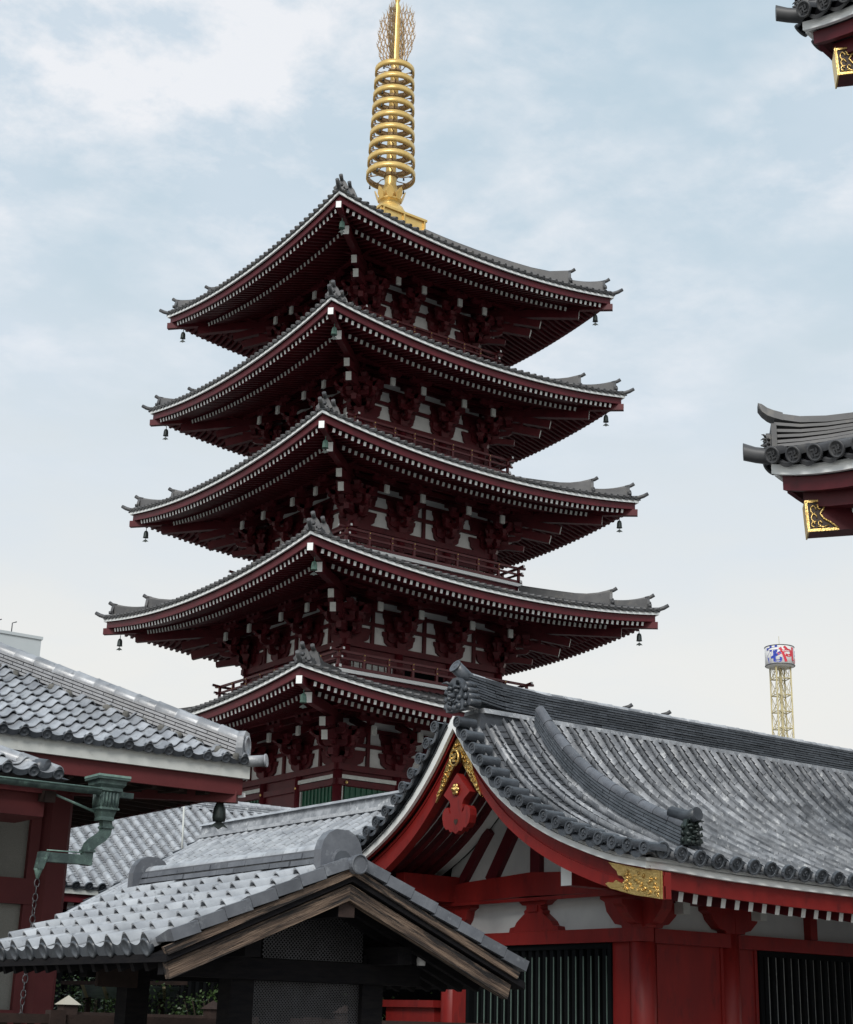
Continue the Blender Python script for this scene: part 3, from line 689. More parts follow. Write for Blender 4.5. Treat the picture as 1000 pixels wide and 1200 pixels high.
# ================================================================== HALL ON THE RIGHT
hall = thing('temple_hall', 'low red and white hall with curved gable, gold fittings and grey roll tiled roof', 'temple hall', (13.98, 16.7, 0))
YR, X0, X1 = 16.7, 12.56, 24.0
PROF = [(0, 5.40), (.38, 4.947), (.72, 4.607), (1.04, 4.344), (1.46, 4.08), (1.91, 3.855), (2.39, 3.666), (3.12, 3.439), (3.70, 3.325)]
def zw(d): return catmull(PROF, d)
def S(x, d, off=0, side=-1):
    m = (zw(d+.01)-zw(max(0, d-.01)))/(.01+min(d, .01)); k = 1/math.sqrt(1+m*m)
    ex = 0
    if off > .12 and x > 12.62:
        t = min(1, (x-12.62)/1.05); ex = t*t*(3-2*t)*(.10+.17*(1-d/3.7))*(1-(min(d, 3.7)/3.7)**6)
    dd = d+off*(-m)*k; z = zw(d)+ex+off*k-.095*(1-math.exp(-max(0, x-12.9)/1.5))*min(1, d/3.7)**2
    return Vector((x, YR+side*dd, z))
# arc-length table
ARC = [0.0]; DD = [i*.01 for i in range(0, 381)]
for i in range(1, len(DD)): ARC.append(ARC[-1]+math.hypot(.01, zw(DD[i])-zw(DD[i-1])))
def d_at(a):
    lo, hi = 0, len(ARC)-1
    if a >= ARC[-1]: return DD[-1]+(a-ARC[-1])*.98
    while hi-lo > 1:
        mid = (lo+hi)//2
        if ARC[mid] <= a: lo = mid
        else: hi = mid
    return DD[lo]+(a-ARC[lo])/(ARC[hi]-ARC[lo])*.01
# roof deck
mb = MB()
for side in (-1, 1):
    XS = (X0-.06, 12.8, 13.05, 13.3, 14, 16, 18, 21, X1); rows = [[S(x, 3.72*j/14, .125, side)-Vector((0, 0, .05)) for x in XS] for j in range(15)]
    mb.strip(rows)
    mb.strip([[S(X0-.06, 3.72*j/14, .185, side) for j in range(15)], [S(X0-.06, 3.72*j/14, .118, side) for j in range(15)]], smooth=False)
roof = mb.build('roof', 'tile_hd', hall)
# verge white board, bargeboards
for side in (-1, 1):
    mb = MB(); n = 30; rows = []
    for j in range(n+1):
        d = 3.70*j/n; a, b = S(12.53, d, .0, side), S(12.53, d, .115, side); a2, b2 = S(12.58, d, .0, side), S(12.58, d, .115, side)
        if j == 0: a.y = b.y = a2.y = b2.y = YR; a.z = 5.40; a2.z = 5.40; b.z = b2.z = 5.57
        rows.append([a2, a, b, b2, a2])
    mb.strip(rows, smooth=False); a = mb.pts(rows[-1][:4]); mb.quad([a, a+1, a+2, a+3])
    mb.build('verge_board', 'white', roof)
def bargeboard(side):
    mb = MB(); n = 34
    for x0, x1, ta, tb in ((12.68, 12.79, .035, .33), (12.655, 12.70, .19, .335), (12.665, 12.69, .035, .075)):
        rows = []
        for j in range(n+1):
            d = 3.84*j/n
            up_ = zw(min(d, 3.75))-.0-ta; lo_ = zw(min(d, 3.75))-tb*(1+.0*d)
            if d < .001: up_ -= .02; lo_ -= .06
            y = YR+side*d
            rows.append([Vector((x1, y, lo_)), Vector((x0, y, lo_)), Vector((x0, y, up_)), Vector((x1, y, up_)), Vector((x1, y, lo_))])
        mb.strip(rows, smooth=False); a = mb.pts(rows[-1][:4]); mb.quad([a, a+1, a+2, a+3])
    return mb.build('bargeboard', 'red', hall)
bgR, bgL = bargeboard(-1), bargeboard(1)
# soffit of the overhang and its rafters
for side in (-1, 1):
    mb = MB(); mb.strip([[S(x, .05+3.6*j/14, -.035, side) for x in (12.79, 14.05)] for j in range(15)], smooth=False); mb.build('soffit', 'white', roof)
    mb = MB(); mb.strip([[S(12.582, .0+3.7*j/14, .03, side), S(12.69, .0+3.7*j/14, .03, side)] for j in range(15)], smooth=False); mb.strip([[S(12.60, .0+3.7*j/14, .03, side), S(12.61, .0+3.7*j/14, -.02, side)] for j in range(15)], smooth=False); mb.build('verge_fascia', 'red', roof)
    for x in (12.92, 13.12, 13.32, 13.52, 13.72):
        mb = MB()
        for j in range(12):
            d0, d1 = .1+3.5*j/12, .1+3.5*(j+1)/12
            mb.bar(S(x, d0, -.085, side), S(x, d1, -.085, side), .085, .09)
        mb.build('verge_rafter', 'maroon', roof)
# ---- verge tiles: short rolls across the slope, with discs facing the gable
NV = int((ARC[-1]-.12)/.268)
ME_V = barrel(.30, .076, .072, 8, True).mesh('verge_roll_tile', ['tile_e', 'tile_e']); ME_VC = crescent(.262, .05, .04, .20).mesh('verge_flat_tile', ['tile_e', 'tile_e'])
for side in (-1, 1):
    for i in range(NV+1):
        d = d_at(.14+i*.268); p = S(12.70, d, .225, side); q = S(12.70, d+.05, .225, side); sl = (q-p).normalized(); sl.x = 0
        nn = Vector((0, -sl.z, sl.y)); nn = nn if nn.z > 0 else -nn; fw = Vector((-1, 0, 0)); sxx = fw.cross(nn)
        inst('verge_roll_tile', ME_V, frame(p+Vector((jit(.006), 0, 0)), sxx, fw, nn), roof)
        if i < NV:
            d = d_at(.14+(i+.5)*.268); p = S(12.62, d, .185, side); q = S(12.62, d+.05, .185, side); sl = (q-p).normalized()
            nn = Vector((0, -sl.z, sl.y)); nn = nn if nn.z > 0 else -nn
            inst('verge_flat_tile', ME_VC, frame(p, fw.cross(nn), fw, nn), roof)
# ---- long roll tiles
PIT = .302; NR = 38; bake = MB(); seg = .295; nseg = 12; cnt = 0
a_top = .16; step = (ARC[-1]-a_top-.02)/nseg
for side in (-1, 1):
    for i in range(NR):
        x = 12.68+i*PIT
        for j in range(nseg):
            a0 = a_top+j*step; d0, d1 = d_at(a0), d_at(a0+step)
            big = 1.18 if i == 0 else 1.16
            p, q = S(x, d0, .198+.02*(i == 0), side), S(x, d1, .198+.02*(i == 0), side)
            dn = (q-p).normalized(); sx_ = Vector((1, 0, 0)) if side < 0 else Vector((-1, 0, 0)); nn = sx_.cross(dn)
            dn = (dn+sx_*jit(.012)+nn*jit(.008)).normalized(); nn = sx_.cross(dn).normalized(); sxx = dn.cross(nn)
            mt = frame(p+sxx*jit(.004)+nn*jit(.003), sxx, dn, nn) @ Matrix.Diagonal((big, step*1.07/.31, big, 1))
            last = j == nseg-1
            vis = side < 0 and x < 16.6+(3.7-d0)*1.28
            if vis and cnt < 298 and not last: inst('roll_tile', ME_BAR, mt, roof); cnt += 1
            elif last and side < 0 and x < 17: inst('eave_roll_tile', ME_BARD, mt, roof)
            else: mb_add(bake, BARD if last else BAR, mt, 0)
bake.build('distant_roll_tile', 'tile_h', roof, kind='stuff')
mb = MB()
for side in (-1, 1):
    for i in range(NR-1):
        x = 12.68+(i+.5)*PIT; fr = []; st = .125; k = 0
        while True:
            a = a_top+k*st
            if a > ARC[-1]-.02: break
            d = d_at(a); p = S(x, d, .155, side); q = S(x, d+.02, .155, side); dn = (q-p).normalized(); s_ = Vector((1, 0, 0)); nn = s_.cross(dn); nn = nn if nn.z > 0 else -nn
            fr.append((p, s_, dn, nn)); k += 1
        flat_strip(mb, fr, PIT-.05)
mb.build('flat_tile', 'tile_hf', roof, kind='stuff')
for i in range(NR-1):
    x = 12.68+(i+.5)*PIT; p = S(x, 3.56, .165); q = S(x, 3.62, .165); dn = (q-p).normalized(); nn = Vector((1, 0, 0)).cross(dn)
    if i < 15: inst('eave_flat_tile', ME_CRE, frame(p, (1, 0, 0), dn, nn), roof)
# ---- front eave boards and rafters
def lz(x): return S(x, 3.70, 0).z
for side in (-1, 1):
    mb = MB(); xs = [12.53, 13, 13.5, 14, 15, 16, 18, 20, X1]; y0 = YR+side*3.70
    for nm, mtn, ya, yb, za, zb in (('eave_board', 'white', y0, y0-side*.06, 0, .125), ('fascia', 'red', y0-side*.07, y0-side*.13, -.20, .0)):
        mb = MB(); rows = []
        for x in xs:
            z = lz(x); rows.append([Vector((max(x, 12.584) if nm == 'eave_board' else max(x, 12.70), yb, z+za)), Vector((max(x, 12.584) if nm == 'eave_board' else max(x, 12.70), ya, z+za)), Vector((max(x, 12.584) if nm == 'eave_board' else max(x, 12.70), ya, z+zb)), Vector((max(x, 12.584) if nm == 'eave_board' else max(x, 12.70), yb, z+zb)), Vector((max(x, 12.584) if nm == 'eave_board' else max(x, 12.70), yb, z+za))])
        mb.strip(rows, smooth=False); a = mb.pts(rows[0][:4]); mb.quad([a+3, a+2, a+1, a]); mb.build(nm, mtn if side < 0 else mtn, hall)
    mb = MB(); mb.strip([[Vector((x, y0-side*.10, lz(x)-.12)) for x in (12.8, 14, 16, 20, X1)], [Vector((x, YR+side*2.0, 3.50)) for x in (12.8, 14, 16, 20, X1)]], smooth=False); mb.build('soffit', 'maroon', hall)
for i in range(44):
    x = 13.33+i*.237
    if x > 23.5: break
    mb = MB(); z = lz(x)-.235; mb.bar((x, 13.25, z), (x, 14.66, z+.30), .078, .115, 0, 1); mb.build('rafter', ['maroon', 'white'], hall)
# ---- body: wall, columns, beams
BX0, BX1, BY0, BY1 = 14.02, 23.6, 14.62, 18.78
mb = MB(); mb.box((BX0+.06, BY0+.06, 0), (BX1, BY1-.06, 3.42))
gp = [(YR+2.08, 3.40)]+[(YR+dd, zw(dd)-.05) for dd in (2.0, 1.6, 1.2, .8, .4, .02)]+[(YR-dd, zw(dd)-.05) for dd in (.4, .8, 1.2, 1.6, 2.0)]+[(YR-2.08, 3.40)]
mb.prism(gp, lambda u, v, d: (d, u, v), BX0+.06, BX0+.2)
mb.prism(gp, lambda u, v, d: (d, u, v), BX1-.2, BX1-.02)
wall = mb.build('wall', 'plaster', hall)
def column(x, y, r, z0, z1, parent, m='red'):
    mb = MB(); mb.lathe((x, y, 0), [(r, z0), (r*.995, (z0+z1)/2), (r*.97, z1)], 20); return mb.build('column', m, parent)
for x, y, r in ((14.10, 14.70, .165), (15.60, 14.66, .145), (18.9, 14.66, .145), (21.6, 14.66, .145), (14.10, 18.66, .165)): column(x, y, r, 0, 3.02, hall)
mb = MB(); mb.box((13.93, BY0-.10, 2.63), (BX0+.10, BY1+.10, 2.80)); mb.build('lintel', 'red', hall)
mb = MB(); mb.box((BX0+.14, BY0-.08, 2.62), (BX1, BY0+.08, 2.795)); mb.build('lintel', 'red', hall)
mb = MB()   # rainbow beam, slightly arched
pl = [(BY0-.12, 3.22), (BY0+.35, 3.24), (YR, 3.27), (BY1-.35, 3.24), (BY1+.12, 3.22), (BY1+.12, 3.45), (BY1-.6, 3.52), (YR, 3.585), (BY0+.6, 3.52), (BY0-.12, 3.45)]
mb.prism(pl, lambda u, v, d: (d, u, v), 13.90, BX0+.12); mb.build('rainbow_beam', 'red', hall)
mb = MB(); mb.box((13.88, BY0-.3, 3.20), (13.91, BY1+.3, 3.245)); mb.build('beam_moulding', 'red', hall)
# frog leg strut
h2 = [(.52, 2.803), (.50, 2.86), (.40, 2.875), (.36, 2.93), (.27, 2.99), (.19, 3.04), (.20, 3.075), (.15, 3.10), (.15, 3.145), (.24, 3.155), (.30, 3.195), (.36, 3.22), (.36, 3.245)]
pl = h2+[(-u, v) for u, v in h2[::-1]]
mb = MB(); mb.prism(pl, lambda u, v, d: (d, YR-.03+u, v), 13.95, BX0+.10); mb.box((13.93, YR-.13, 3.06), (13.96, YR+.07, 3.15)); mb.build('frog_leg_strut', 'red', hall)
# boat shaped arms at the corner posts on the gable side and on the front
def boat(cx_, half, z0, z1, axis, c, d0, d1, trimlo=None):
    h_ = [(half, z1), (half, z1-.05), (half*.86, z1-.09), (half*.80, (z0+z1)/2), (half*.55, z0+.05), (half*.36, z0+.03), (half*.33, z0)]
    pl = h_+[(-u, v) for u, v in h_[::-1]]; mb = MB()
    mb.prism(pl, (lambda u, v, d: (d, cx_+u, v)) if axis == 'y' else (lambda u, v, d: (cx_+u, d, v)), d0, d1); return mb.build('bracket_arm', 'red', hall)
boat(14.70, .62, 2.80, 3.22, 'y', 0, 13.94, BX0+.10); boat(18.66, .62, 2.80, 3.22, 'y', 0, 13.94, BX0+.10)
for x in (14.10, 15.60, 18.9, 21.6): boat(x, .52, 2.80, 3.12, 'x', 0, 14.52, 14.70)
mb = MB(); mb.box((BX0+.1, 14.50, 3.12), (BX1, 14.70, 3.30)); mb.build('wall_plate', 'maroon', hall)
for x in (14.55, 15.97):    # white painted beam noses
    mb = MB(); mb.box((x-.06, 14.36, 2.985), (x+.06, 14.52, 3.17)); mb.build('beam_nose', 'oldwhite', hall)
mb = MB(); mb.box((17.12, 14.56, 2.80), (17.26, 14.68, 3.12)); mb.build('strut', 'red', hall)
# purlins poking out of the gable with a white end
for sgn, nm in ((-1, 'purlin'), (1, 'purlin')):
    mb = MB(); yc = YR+sgn*1.80; mb.bar((13.0, yc, 3.435), (14.1, yc, 3.435), .20, .36, 0, 1 if sgn < 0 else 0); mb.build('purlin', ['red', 'white'], hall)
mb = MB(); mb.bar((12.85, YR, 4.72), (14.1, YR, 4.72), .2, .26, 0); mb.build('purlin', ['red'], hall)
# gable struts
for a, b, ww in (((YR+1.02, 3.52), (YR+.20, 4.62), .20), ((YR-1.02, 3.52), (YR-.20, 4.62), .20), ((YR, 3.56), (YR, 4.7), .20), ((YR+1.75, 3.47), (YR+1.05, 4.25), .14), ((YR-1.62, 3.47), (YR-1.05, 4.20), .14)):
    mb = MB(); mb.bar((14.04, a[0], a[1]), (14.04, b[0], b[1]), ww, .09, up=Vector((1, 0, 0))); mb.build('gable_strut', 'maroon', hall)
# front red wall panels
for x0, x1 in ((14.26, 15.46), (15.74, 16.10), (18.4, 18.76), (19.04, 19.4)):
    mb = MB(); mb.box((x0-.02, 14.64, .3), (x1+.02, 14.70, 2.62)); mb.box((x0, 14.62, .3), (x0+.05, 14.66, 2.62)); mb.box((x1-.05, 14.62, .3), (x1, 14.66, 2.62)); mb.build('wall_board', 'red', hall)
mb = MB(); mb.box((14.0, 14.84, .3), (14.06, 15.15, 2.63)); mb.build('wall_board', 'red', hall)
mb = MB(); mb.box((14.0, 18.17, .3), (14.06, 18.52, 2.63)); mb.build('wall_board', 'red', hall)
# slatted windows
def slats(parent, axis, a0, a1, z0, z1, plane, pitch, depth=.10, light=True):
    mb = MB()
    def bx(u0, u1, d0, d1, za, zb, mi): 
        if axis == 'y': mb.box((d0, u0, za), (d1, u1, zb), mi)
        else: mb.box((u0, d0, za), (u1, d1, zb), mi)
    bx(a0, a1, plane+.03, plane+.05, z0, z1, 2)
    for zz in (z0, z1-.07): bx(a0, a1, plane-.06, plane+.03, zz, zz+.07, 0)
    for uu in (a0, a1-.07): bx(uu, uu+.07, plane-.06, plane+.03, z0+.07, z1-.07, 0)
    w_ = mb.build('window', ['slat', 'slat', 'black'], parent)
    n = int((a1-a0-.14)/pitch)
    for i in range(n):
        u = a0+.07+(i+.5)*pitch; mb = MB()
        bx(u-pitch*.24, u+pitch*.24, plane-.045, plane+.01, z0+.07, z1-.07, 0)
        if light: bx(u-pitch*.30, u-pitch*.241, plane-.048, plane-.036, z0+.07, z1-.16, 1)
        mb.build('slat', ['slat', 'slatedge'], w_)
slats(hall, 'y', 15.15, 18.17, .5, 2.625, 14.03, .148)
slats(hall, 'x', 16.12, 18.4, .5, 2.615, 14.66, .15, light=False)
slats(hall, 'x', 19.4, 21.3, .5, 2.615, 14.66, .15, light=False)
# ---- gold fittings
mb = MB()
def band(d0, d1, side, ta, tb, x0, x1, mi=0, n=8, wav=0):
    rows = []
    for j in range(n+1):
        d = d0+(d1-d0)*j/n; z = zw(min(d, 3.75)); w_ = wav*(.5+.5*math.sin(j*2.4)) if 0 < j < n else 0
        t2 = (ta+(tb-ta)*(1-(j/n)**1.5))-w_ if wav else tb
        rows.append([Vector((x1, YR+side*d, z-t2)), Vector((x0, YR+side*d, z-t2)), Vector((x0, YR+side*d, z-ta)), Vector((x1, YR+side*d, z-ta)), Vector((x1, YR+side*d, z-t2))])
    mb.strip(rows, mi, smooth=False)
def goldband(side):
    # wide at the peak, tapering down the lower edge of the bargeboard
    n = 20; rows = []
    for j in range(n+1):
        f = j/n; d = .0+.50*f; z = zw(d); lo = z-.37-.05*(d < .01); th = .27*(1-f)**.8*(1+.16*math.sin(f*24))+.012
        hi_ = min(z-.06, lo+th+.16*(1-f))
        rows.append([Vector((12.64, YR+side*d, lo)), Vector((12.64, YR+side*d, hi_)), Vector((12.67, YR+side*d, hi_)), Vector((12.67, YR+side*d, lo)), Vector((12.64, YR+side*d, lo))])
    mb.strip(rows, 0, smooth=False)
    rr = random.Random(5)
    for j in range(26):   # embossed leaf scrolls
        f = rr.random()**1.3; d = .03+.42*f; z = zw(d)-.34+rr.random()*.24*(1-f); a = rr.random()*6.28; c = Vector((12.635, YR+side*d, z)); r = .022+.02*rr.random()
        mb.tube([c+Vector((-.004, math.cos(a+k*.9)*r*(1-k*.12), math.sin(a+k*.9)*r*(1-k*.12))) for k in range(6)], [.008, .009, .009, .008, .006, .003], 5)
goldband(-1); goldband(1); mb.build('gold_fitting', 'gold', hall, label='gold chevron fitting at the peak of the bargeboards')
# round crest with a manji
mb = MB(); c = Vector((12.60, YR, 5.0)); fw = Vector((-1, 0, 0)); yy = Vector((0, 1, 0)); up = Vector((0, 0, 1))
ring = [c+yy*math.cos(a)*.092+up*math.sin(a)*.105+fw*.03 for a in [2*math.pi*k/24 for k in range(25)]]
mb.tube(ring, .018, 6); mb.lathe(c+Vector((.02, 0, 0)), [(.10, 0), (.10, .03), (.085, .035)], 20, 1, ax=fw)
def manji(mb, c, ax, ay, n_, s, w, t, mi=0):
    segs = [((-1, 0), (1, 0)), ((0, -1), (0, 1)), ((0, 1), (-1, 1)), ((1, 0), (1, 1)), ((0, -1), (1, -1)), ((-1, 0), (-1, -1))]
    for k, (p, q) in enumerate(segs):
        a = c+ax*p[0]*s+ay*p[1]*s; b = c+ax*q[0]*s+ay*q[1]*s; d = (b-a).normalized(); e = w*.5
        mb.bar(a-d*e, b+d*e, w, t*(1+.06*k), mi, up=n_)
manji(mb, c+fw*.035, Vector((0, -1, 0)), up, fw, .045, .022, .03)
mb.build('gold_crest', ['gold', 'goldback'], hall)
# pendant below the peak
hp = [(0, 4.80), (.13, 4.68), (.29, 4.53), (.235, 4.49), (.16, 4.44), (.13, 4.38), (.145, 4.33), (.12, 4.285), (.13, 4.26), (.16, 4.29), (.19, 4.355), (.25, 4.35), (.30, 4.30), (.31, 4.22), (.28, 4.12), (.22, 4.06), (.17, 4.065), (.12, 4.02), (.07, 4.03), (0, 3.99)]
pl = [(u, v) for u, v in hp]+[(-u, v) for u, v in hp[1:-1]][::-1]
mb = MB(); mb.prism(pl, lambda u, v, d: (d, YR+u, v), 12.62, 12.73)
pd_ = mb.build('gable_pendant', 'oldred' if 0 else 'red', hall)
mb = MB(); mb.prism([(0, -.05), (.04, -.01), (.042, .02), (.02, .035), (0, .02), (-.02, .035), (-.042, .02), (-.04, -.01)], lambda u, v, d: (d, YR+u, 4.155+v), 12.615, 12.625); mb.build('heart_cutout', 'goldback', pd_)
mb = MB()
for k in range(6):
    a = k*math.pi/3; q = Vector((12.61, YR+math.cos(a)*.048, 4.58+math.sin(a)*.052)); mb.lathe(q, [(.036, 0), (.03, .02), (.01, .03)], 8, ax=fw)
mb.lathe((12.61, YR, 4.58), [(.05, 0), (.045, .03), (.025, .045), (.02, .07), (.005, .08)], 12, ax=fw); mb.build('gold_boss', 'gold', pd_)
# gold end fitting on the lower end of the bargeboard
def goldend(side):
    mb = MB(); x0, x1 = 12.625, 12.652
    P = [(3.845, -.025), (3.845, -.335), (3.4, -.335), (3.0, -.332), (2.92, -.30), (2.97, -.27), (3.06, -.255), (3.10, -.215), (3.20, -.235), (3.255, -.19), (3.21, -.15), (3.14, -.155), (3.12, -.11), (3.05, -.08), (2.98, -.04)]
    mb.prism([(side*d, z) for d, z in P], lambda u, v, q: (q, YR+u, zw(min(abs(u), 3.75))+v), x0, x1)
    rr = random.Random(11)
    for j in range(38):
        d = 3.22+.58*rr.random(); z = zw(min(d, 3.75))-.07-.22*rr.random(); a = rr.random()*6.28; c = Vector((x0-.004, YR+side*d, z)); r = .018+.016*rr.random()
        mb.tube([c+Vector((0, math.cos(a+k*1.1)*r*(1-k*.14), math.sin(a+k*1.1)*r*(1-k*.14))) for k in range(6)], [.006, .008, .008, .007, .005, .002], 4)
    mb.strip([[Vector((x0-.012, YR+side*3.845, zw(3.75)-.025)), Vector((x0-.012, YR+side*3.845, zw(3.75)-.335))], [Vector((x0-.012, YR+side*3.825, zw(3.75)-.025)), Vector((x0-.012, YR+side*3.825, zw(3.75)-.335))]], smooth=False)
    return mb.build('gold_end_fitting', 'gold', hall)
goldend(-1); goldend(1)
# ---- main ridge
ridge_stack(roof, [(12.72, YR, 5.74), (13.3, YR, 5.66), (14.2, YR, 5.64), (X1, YR, 5.64)], Vector((0, 1, 0)), .08, 9, .34, .038, .085)
mb = MB(); mb.hexa([(12.9, YR-.24, 5.63), (12.9, YR+.24, 5.63), (X1, YR+.24, 5.63), (X1, YR-.24, 5.63), (12.9, YR-.21, 5.70), (12.9, YR+.21, 5.70), (X1, YR+.21, 5.70), (X1, YR-.21, 5.70)]); mb.build('ridge_base_course', 'tile_h', roof)
mb = MB(); mb.box((12.85, YR-.2, 5.40), (X1, YR+.2, 5.63)); mb.build('ridge_bed', 'tile_hd', roof)
ogre(roof, Vector((12.60, YR, 5.64)), Vector((-1, 0, 0)), Vector((0, -1, 0)), .98)
mb = MB(); mb.tube([(13.3, YR, 6.03), (12.95, YR, 6.06), (12.75, YR, 6.14), (12.56, YR, 6.26)], [.085, .088, .09, .092], 14); mb.lathe((12.553, YR, 6.262), [(.10, 0), (.10, .012), (.075, .012), (.07, .004), (.03, .006), (.02, .02)], 16, ax=(-.86, 0, .5)); mb.build('ridge_horn_tile', 'tile_e', roof)
for sgn in (-1, 1):      # stacked round tiles beside the mask
    for j in range(4):
        z = 6.00-j*.085; mb = MB(); y = YR+sgn*(.16+.035*j); mb.tube([(12.78, y, z), (12.60, y, z-.005)], .048, 8); mb.build('ridge_side_tile', 'tile_e', roof)
# ---- descending ridge
XK = 13.74; pts = []
for j in range(13):
    d = .22+(3.12-.22)*j/12; p = S(XK, d, .22); pts.append(p)
sd_ = Vector((1, 0, 0))
ridge_stack(roof, pts, sd_, .0, 6, .20, .042, .078, matn='tile_e', capmat='tile_m', seg=.28)
pe = S(XK, 3.16, .24)
ogre(roof, pe+Vector((0, -.02, 0)), Vector((0, -1, 0)), Vector((1, 0, 0)), .72, 'bronze')
mb = MB(); mb.tube([pe+Vector((0, .3, .42)), pe+Vector((0, .0, .34)), pe+Vector((0, -.15, .37))], [.080, .080, .085], 12); mb.build('ridge_horn_tile', 'tile_e', roof)

# ================================================================== RED BOX BESIDE THE HALL
bx_ = thing('wooden_box', 'dark red wooden box with overhanging lid beside the hall', 'box', (14.5, 19.6, 0))
mb = MB(); mb.box((14.05, 19.02, 0), (15.1, 20.25, 1.80)); mb.build('box_body', 'red', bx_)
mb = MB(); mb.box((13.98, 18.96, 1.80), (15.16, 20.3, 1.90)); mb.build('lid', 'red', bx_)

# ================================================================== HALL ON THE LEFT (hip roof, pantiles)
def pantile(w, L, hump=.052, front=True):
    mb = MB(); n = 12
    def prof(y, dz):
        out = [(-w*.5, y, -.03+dz)]
        for k in range(n+1):
            u = k/n; z = .010+hump*math.sin(math.pi*u/.37)**.8 if u < .37 else .010*max(0, (.45-u)/.08)-.022*math.sin(math.pi*(u-.37)/.63)
            out.append((-w*.5+w*1.03*u, y, z+dz))
        return out
    hump *= .88; a = prof(0, 0); hump *= 1.26; b = prof(L, .034); mb.strip([a, b]); mb.strip([b, prof(L, .034-.013), prof(L-.07, .018)], smooth=False)
    return mb
def eave_pantile(w, L, hump=.052):
    mb = pantile(w, L, hump)
    n = 10; top = []; bot = []
    for k in range(n+1):
        u = .42+.58*k/n; z = -.024*math.sin(math.pi*(u-.42)/.58); top.append((-w*.5+w*1.03*u, L+.003, z+.034)); bot.append((-w*.5+w*1.03*u, L+.003, z-.030))
    mb.strip([top, bot], 1, smooth=False)
    c = (-w*.5+w*.21, L-.03, .012); r = .062
    mb.lathe(c, [(r, 0), (r, .045), (r*.82, .047), (r*.8, .040), (r*.2, .042), (.003, .05)], 14, 1, ax=(0, 1, 0))
    return mb
def hip_roof(root, corner, slope, pitch, expo, ncol, nrow, mats, hipmat, ridge_len, limit=290, other=True):
    # front slope faces -Y, its right end is cut by the hip
    xc, yc, zc = corner; k = 1/math.sqrt(1+slope*slope)
    dn = Vector((0, -k, -slope*k)); nn = Vector((0, -slope*k, k)); sx = Vector((-1, 0, 0)); sx = dn.cross(nn)
    pm = pantile(pitch, expo*1.18); em = eave_pantile(pitch, expo*1.18)
    me = pm.mesh('roof_tile', mats[0]); mee = em.mesh('eave_tile', [mats[0], mats[1]])
    mb = MB(); dl = ncol*pitch; dy = nrow*expo*k
    P = lambda x, y, o: Vector((x, yc+y, zc+slope*y+o))
    mb.strip([[P(xc-dl, 0, -.05), P(xc, 0, -.05)], [P(xc-dl, dy, -.05), P(xc-dy, dy, -.05)]], smooth=False)
    mb.strip([[Vector((xc, yc, zc-.05)), Vector((xc-dy, yc+dy, zc+slope*dy-.05))], [Vector((xc, yc+dl, zc-.05)), Vector((xc-dy, yc+dl, zc+slope*dy-.05))]], smooth=False)
    roof = mb.build('roof', mats[2], root)
    bake = MB(); c_ = 0
    for j in range(nrow):
        for i in range(ncol):
            x = xc-.10-(i+.5)*pitch; y = (j+1)*expo*k
            if x+pitch*.3 > xc-y+.12: continue
            p = P(x, y, 0)+sx*jit(.006)+nn*jit(.004); d2 = (dn+nn*jit(.014)+sx*jit(.022)).normalized(); n2 = (nn-d2*nn.dot(d2)).normalized()
            mt = frame(p, d2.cross(n2), d2, n2)
            if c_ < limit: inst('eave_tile' if j == 0 else 'roof_tile', mee if j == 0 else me, mt, roof); c_ += 1
            else: mb_add(bake, pm, mt, 0)
    if bake.v: bake.build('distant_roof_tile', mats[0], roof, kind='stuff')
    # side slope, seen edge on: plain rolls
    return roof
left = thing('left_temple_hall', 'faded red hall at the left edge under a big blue grey pantiled hip roof', 'temple hall', (7.0, 19.5, 0))
LS = .50
lroof = hip_roof(left, (9.62, 16.96, 4.64), LS, .262, .232, 27, 17, ('tile_lh', 'tile_e', 'tile_hd'), 'tile_h', 5)
dgn = Vector((-1, 1, 0)).normalized(); sdn = Vector((1, 1, 0)).normalized()
hip = [Vector((9.50-.14*i*2.2, 17.08+.14*i*2.2, 4.66+LS*.14*i*2.2)) for i in range(16)]
ridge_stack(lroof, hip, sdn, .02, 5, .34, .046, .115, matn='tile_m', capmat='tile_lh', seg=.30)
mb = MB()   # crumbling clay bedding along the foot of the hip ridge
for i in range(26):
    f = i/26; p = hip[0].lerp(hip[-1], f)-sdn*.19+Vector((jit(.02), jit(.02), .0)); mb.lathe(p, [(.05+jit(.02), -.04), (.06+jit(.02), .02), (.035, .05)], 6)
mb.build('clay_bedding', 'clay', lroof, kind='stuff')
pe = hip[0]-dgn*.02
mb = MB(); pl = [(-.17, -.02), (-.20, .12), (-.16, .27), (-.08, .35), (.08, .35), (.16, .27), (.20, .12), (.17, -.02)]
mb.prism(pl, lambda u, v, d: pe+sdn*u+Vector((0, 0, v))-dgn*d, -.04, .05); mb.lathe(pe-dgn*.05+Vector((0, 0, .17)), [(.13, 0), (.13, .02), (.10, .02), (.10, .01), (.003, .012)], 16, ax=-dgn); mb.build('ridge_end_tile', 'tile_h', lroof)
mb = MB(); mb.tube([pe+Vector((0, 0, .0))+dgn*.2, pe-dgn*.12+Vector((0, 0, -.02)), pe-dgn*.30+Vector((0, 0, -.01))], [.075, .072, .072], 12); mb.tube([pe-dgn*.30+Vector((0, 0, -.01)), pe-dgn*.32+Vector((0, 0, -.008))], [.082, .082], 14); mb.build('corner_tile', 'tile_h', lroof)
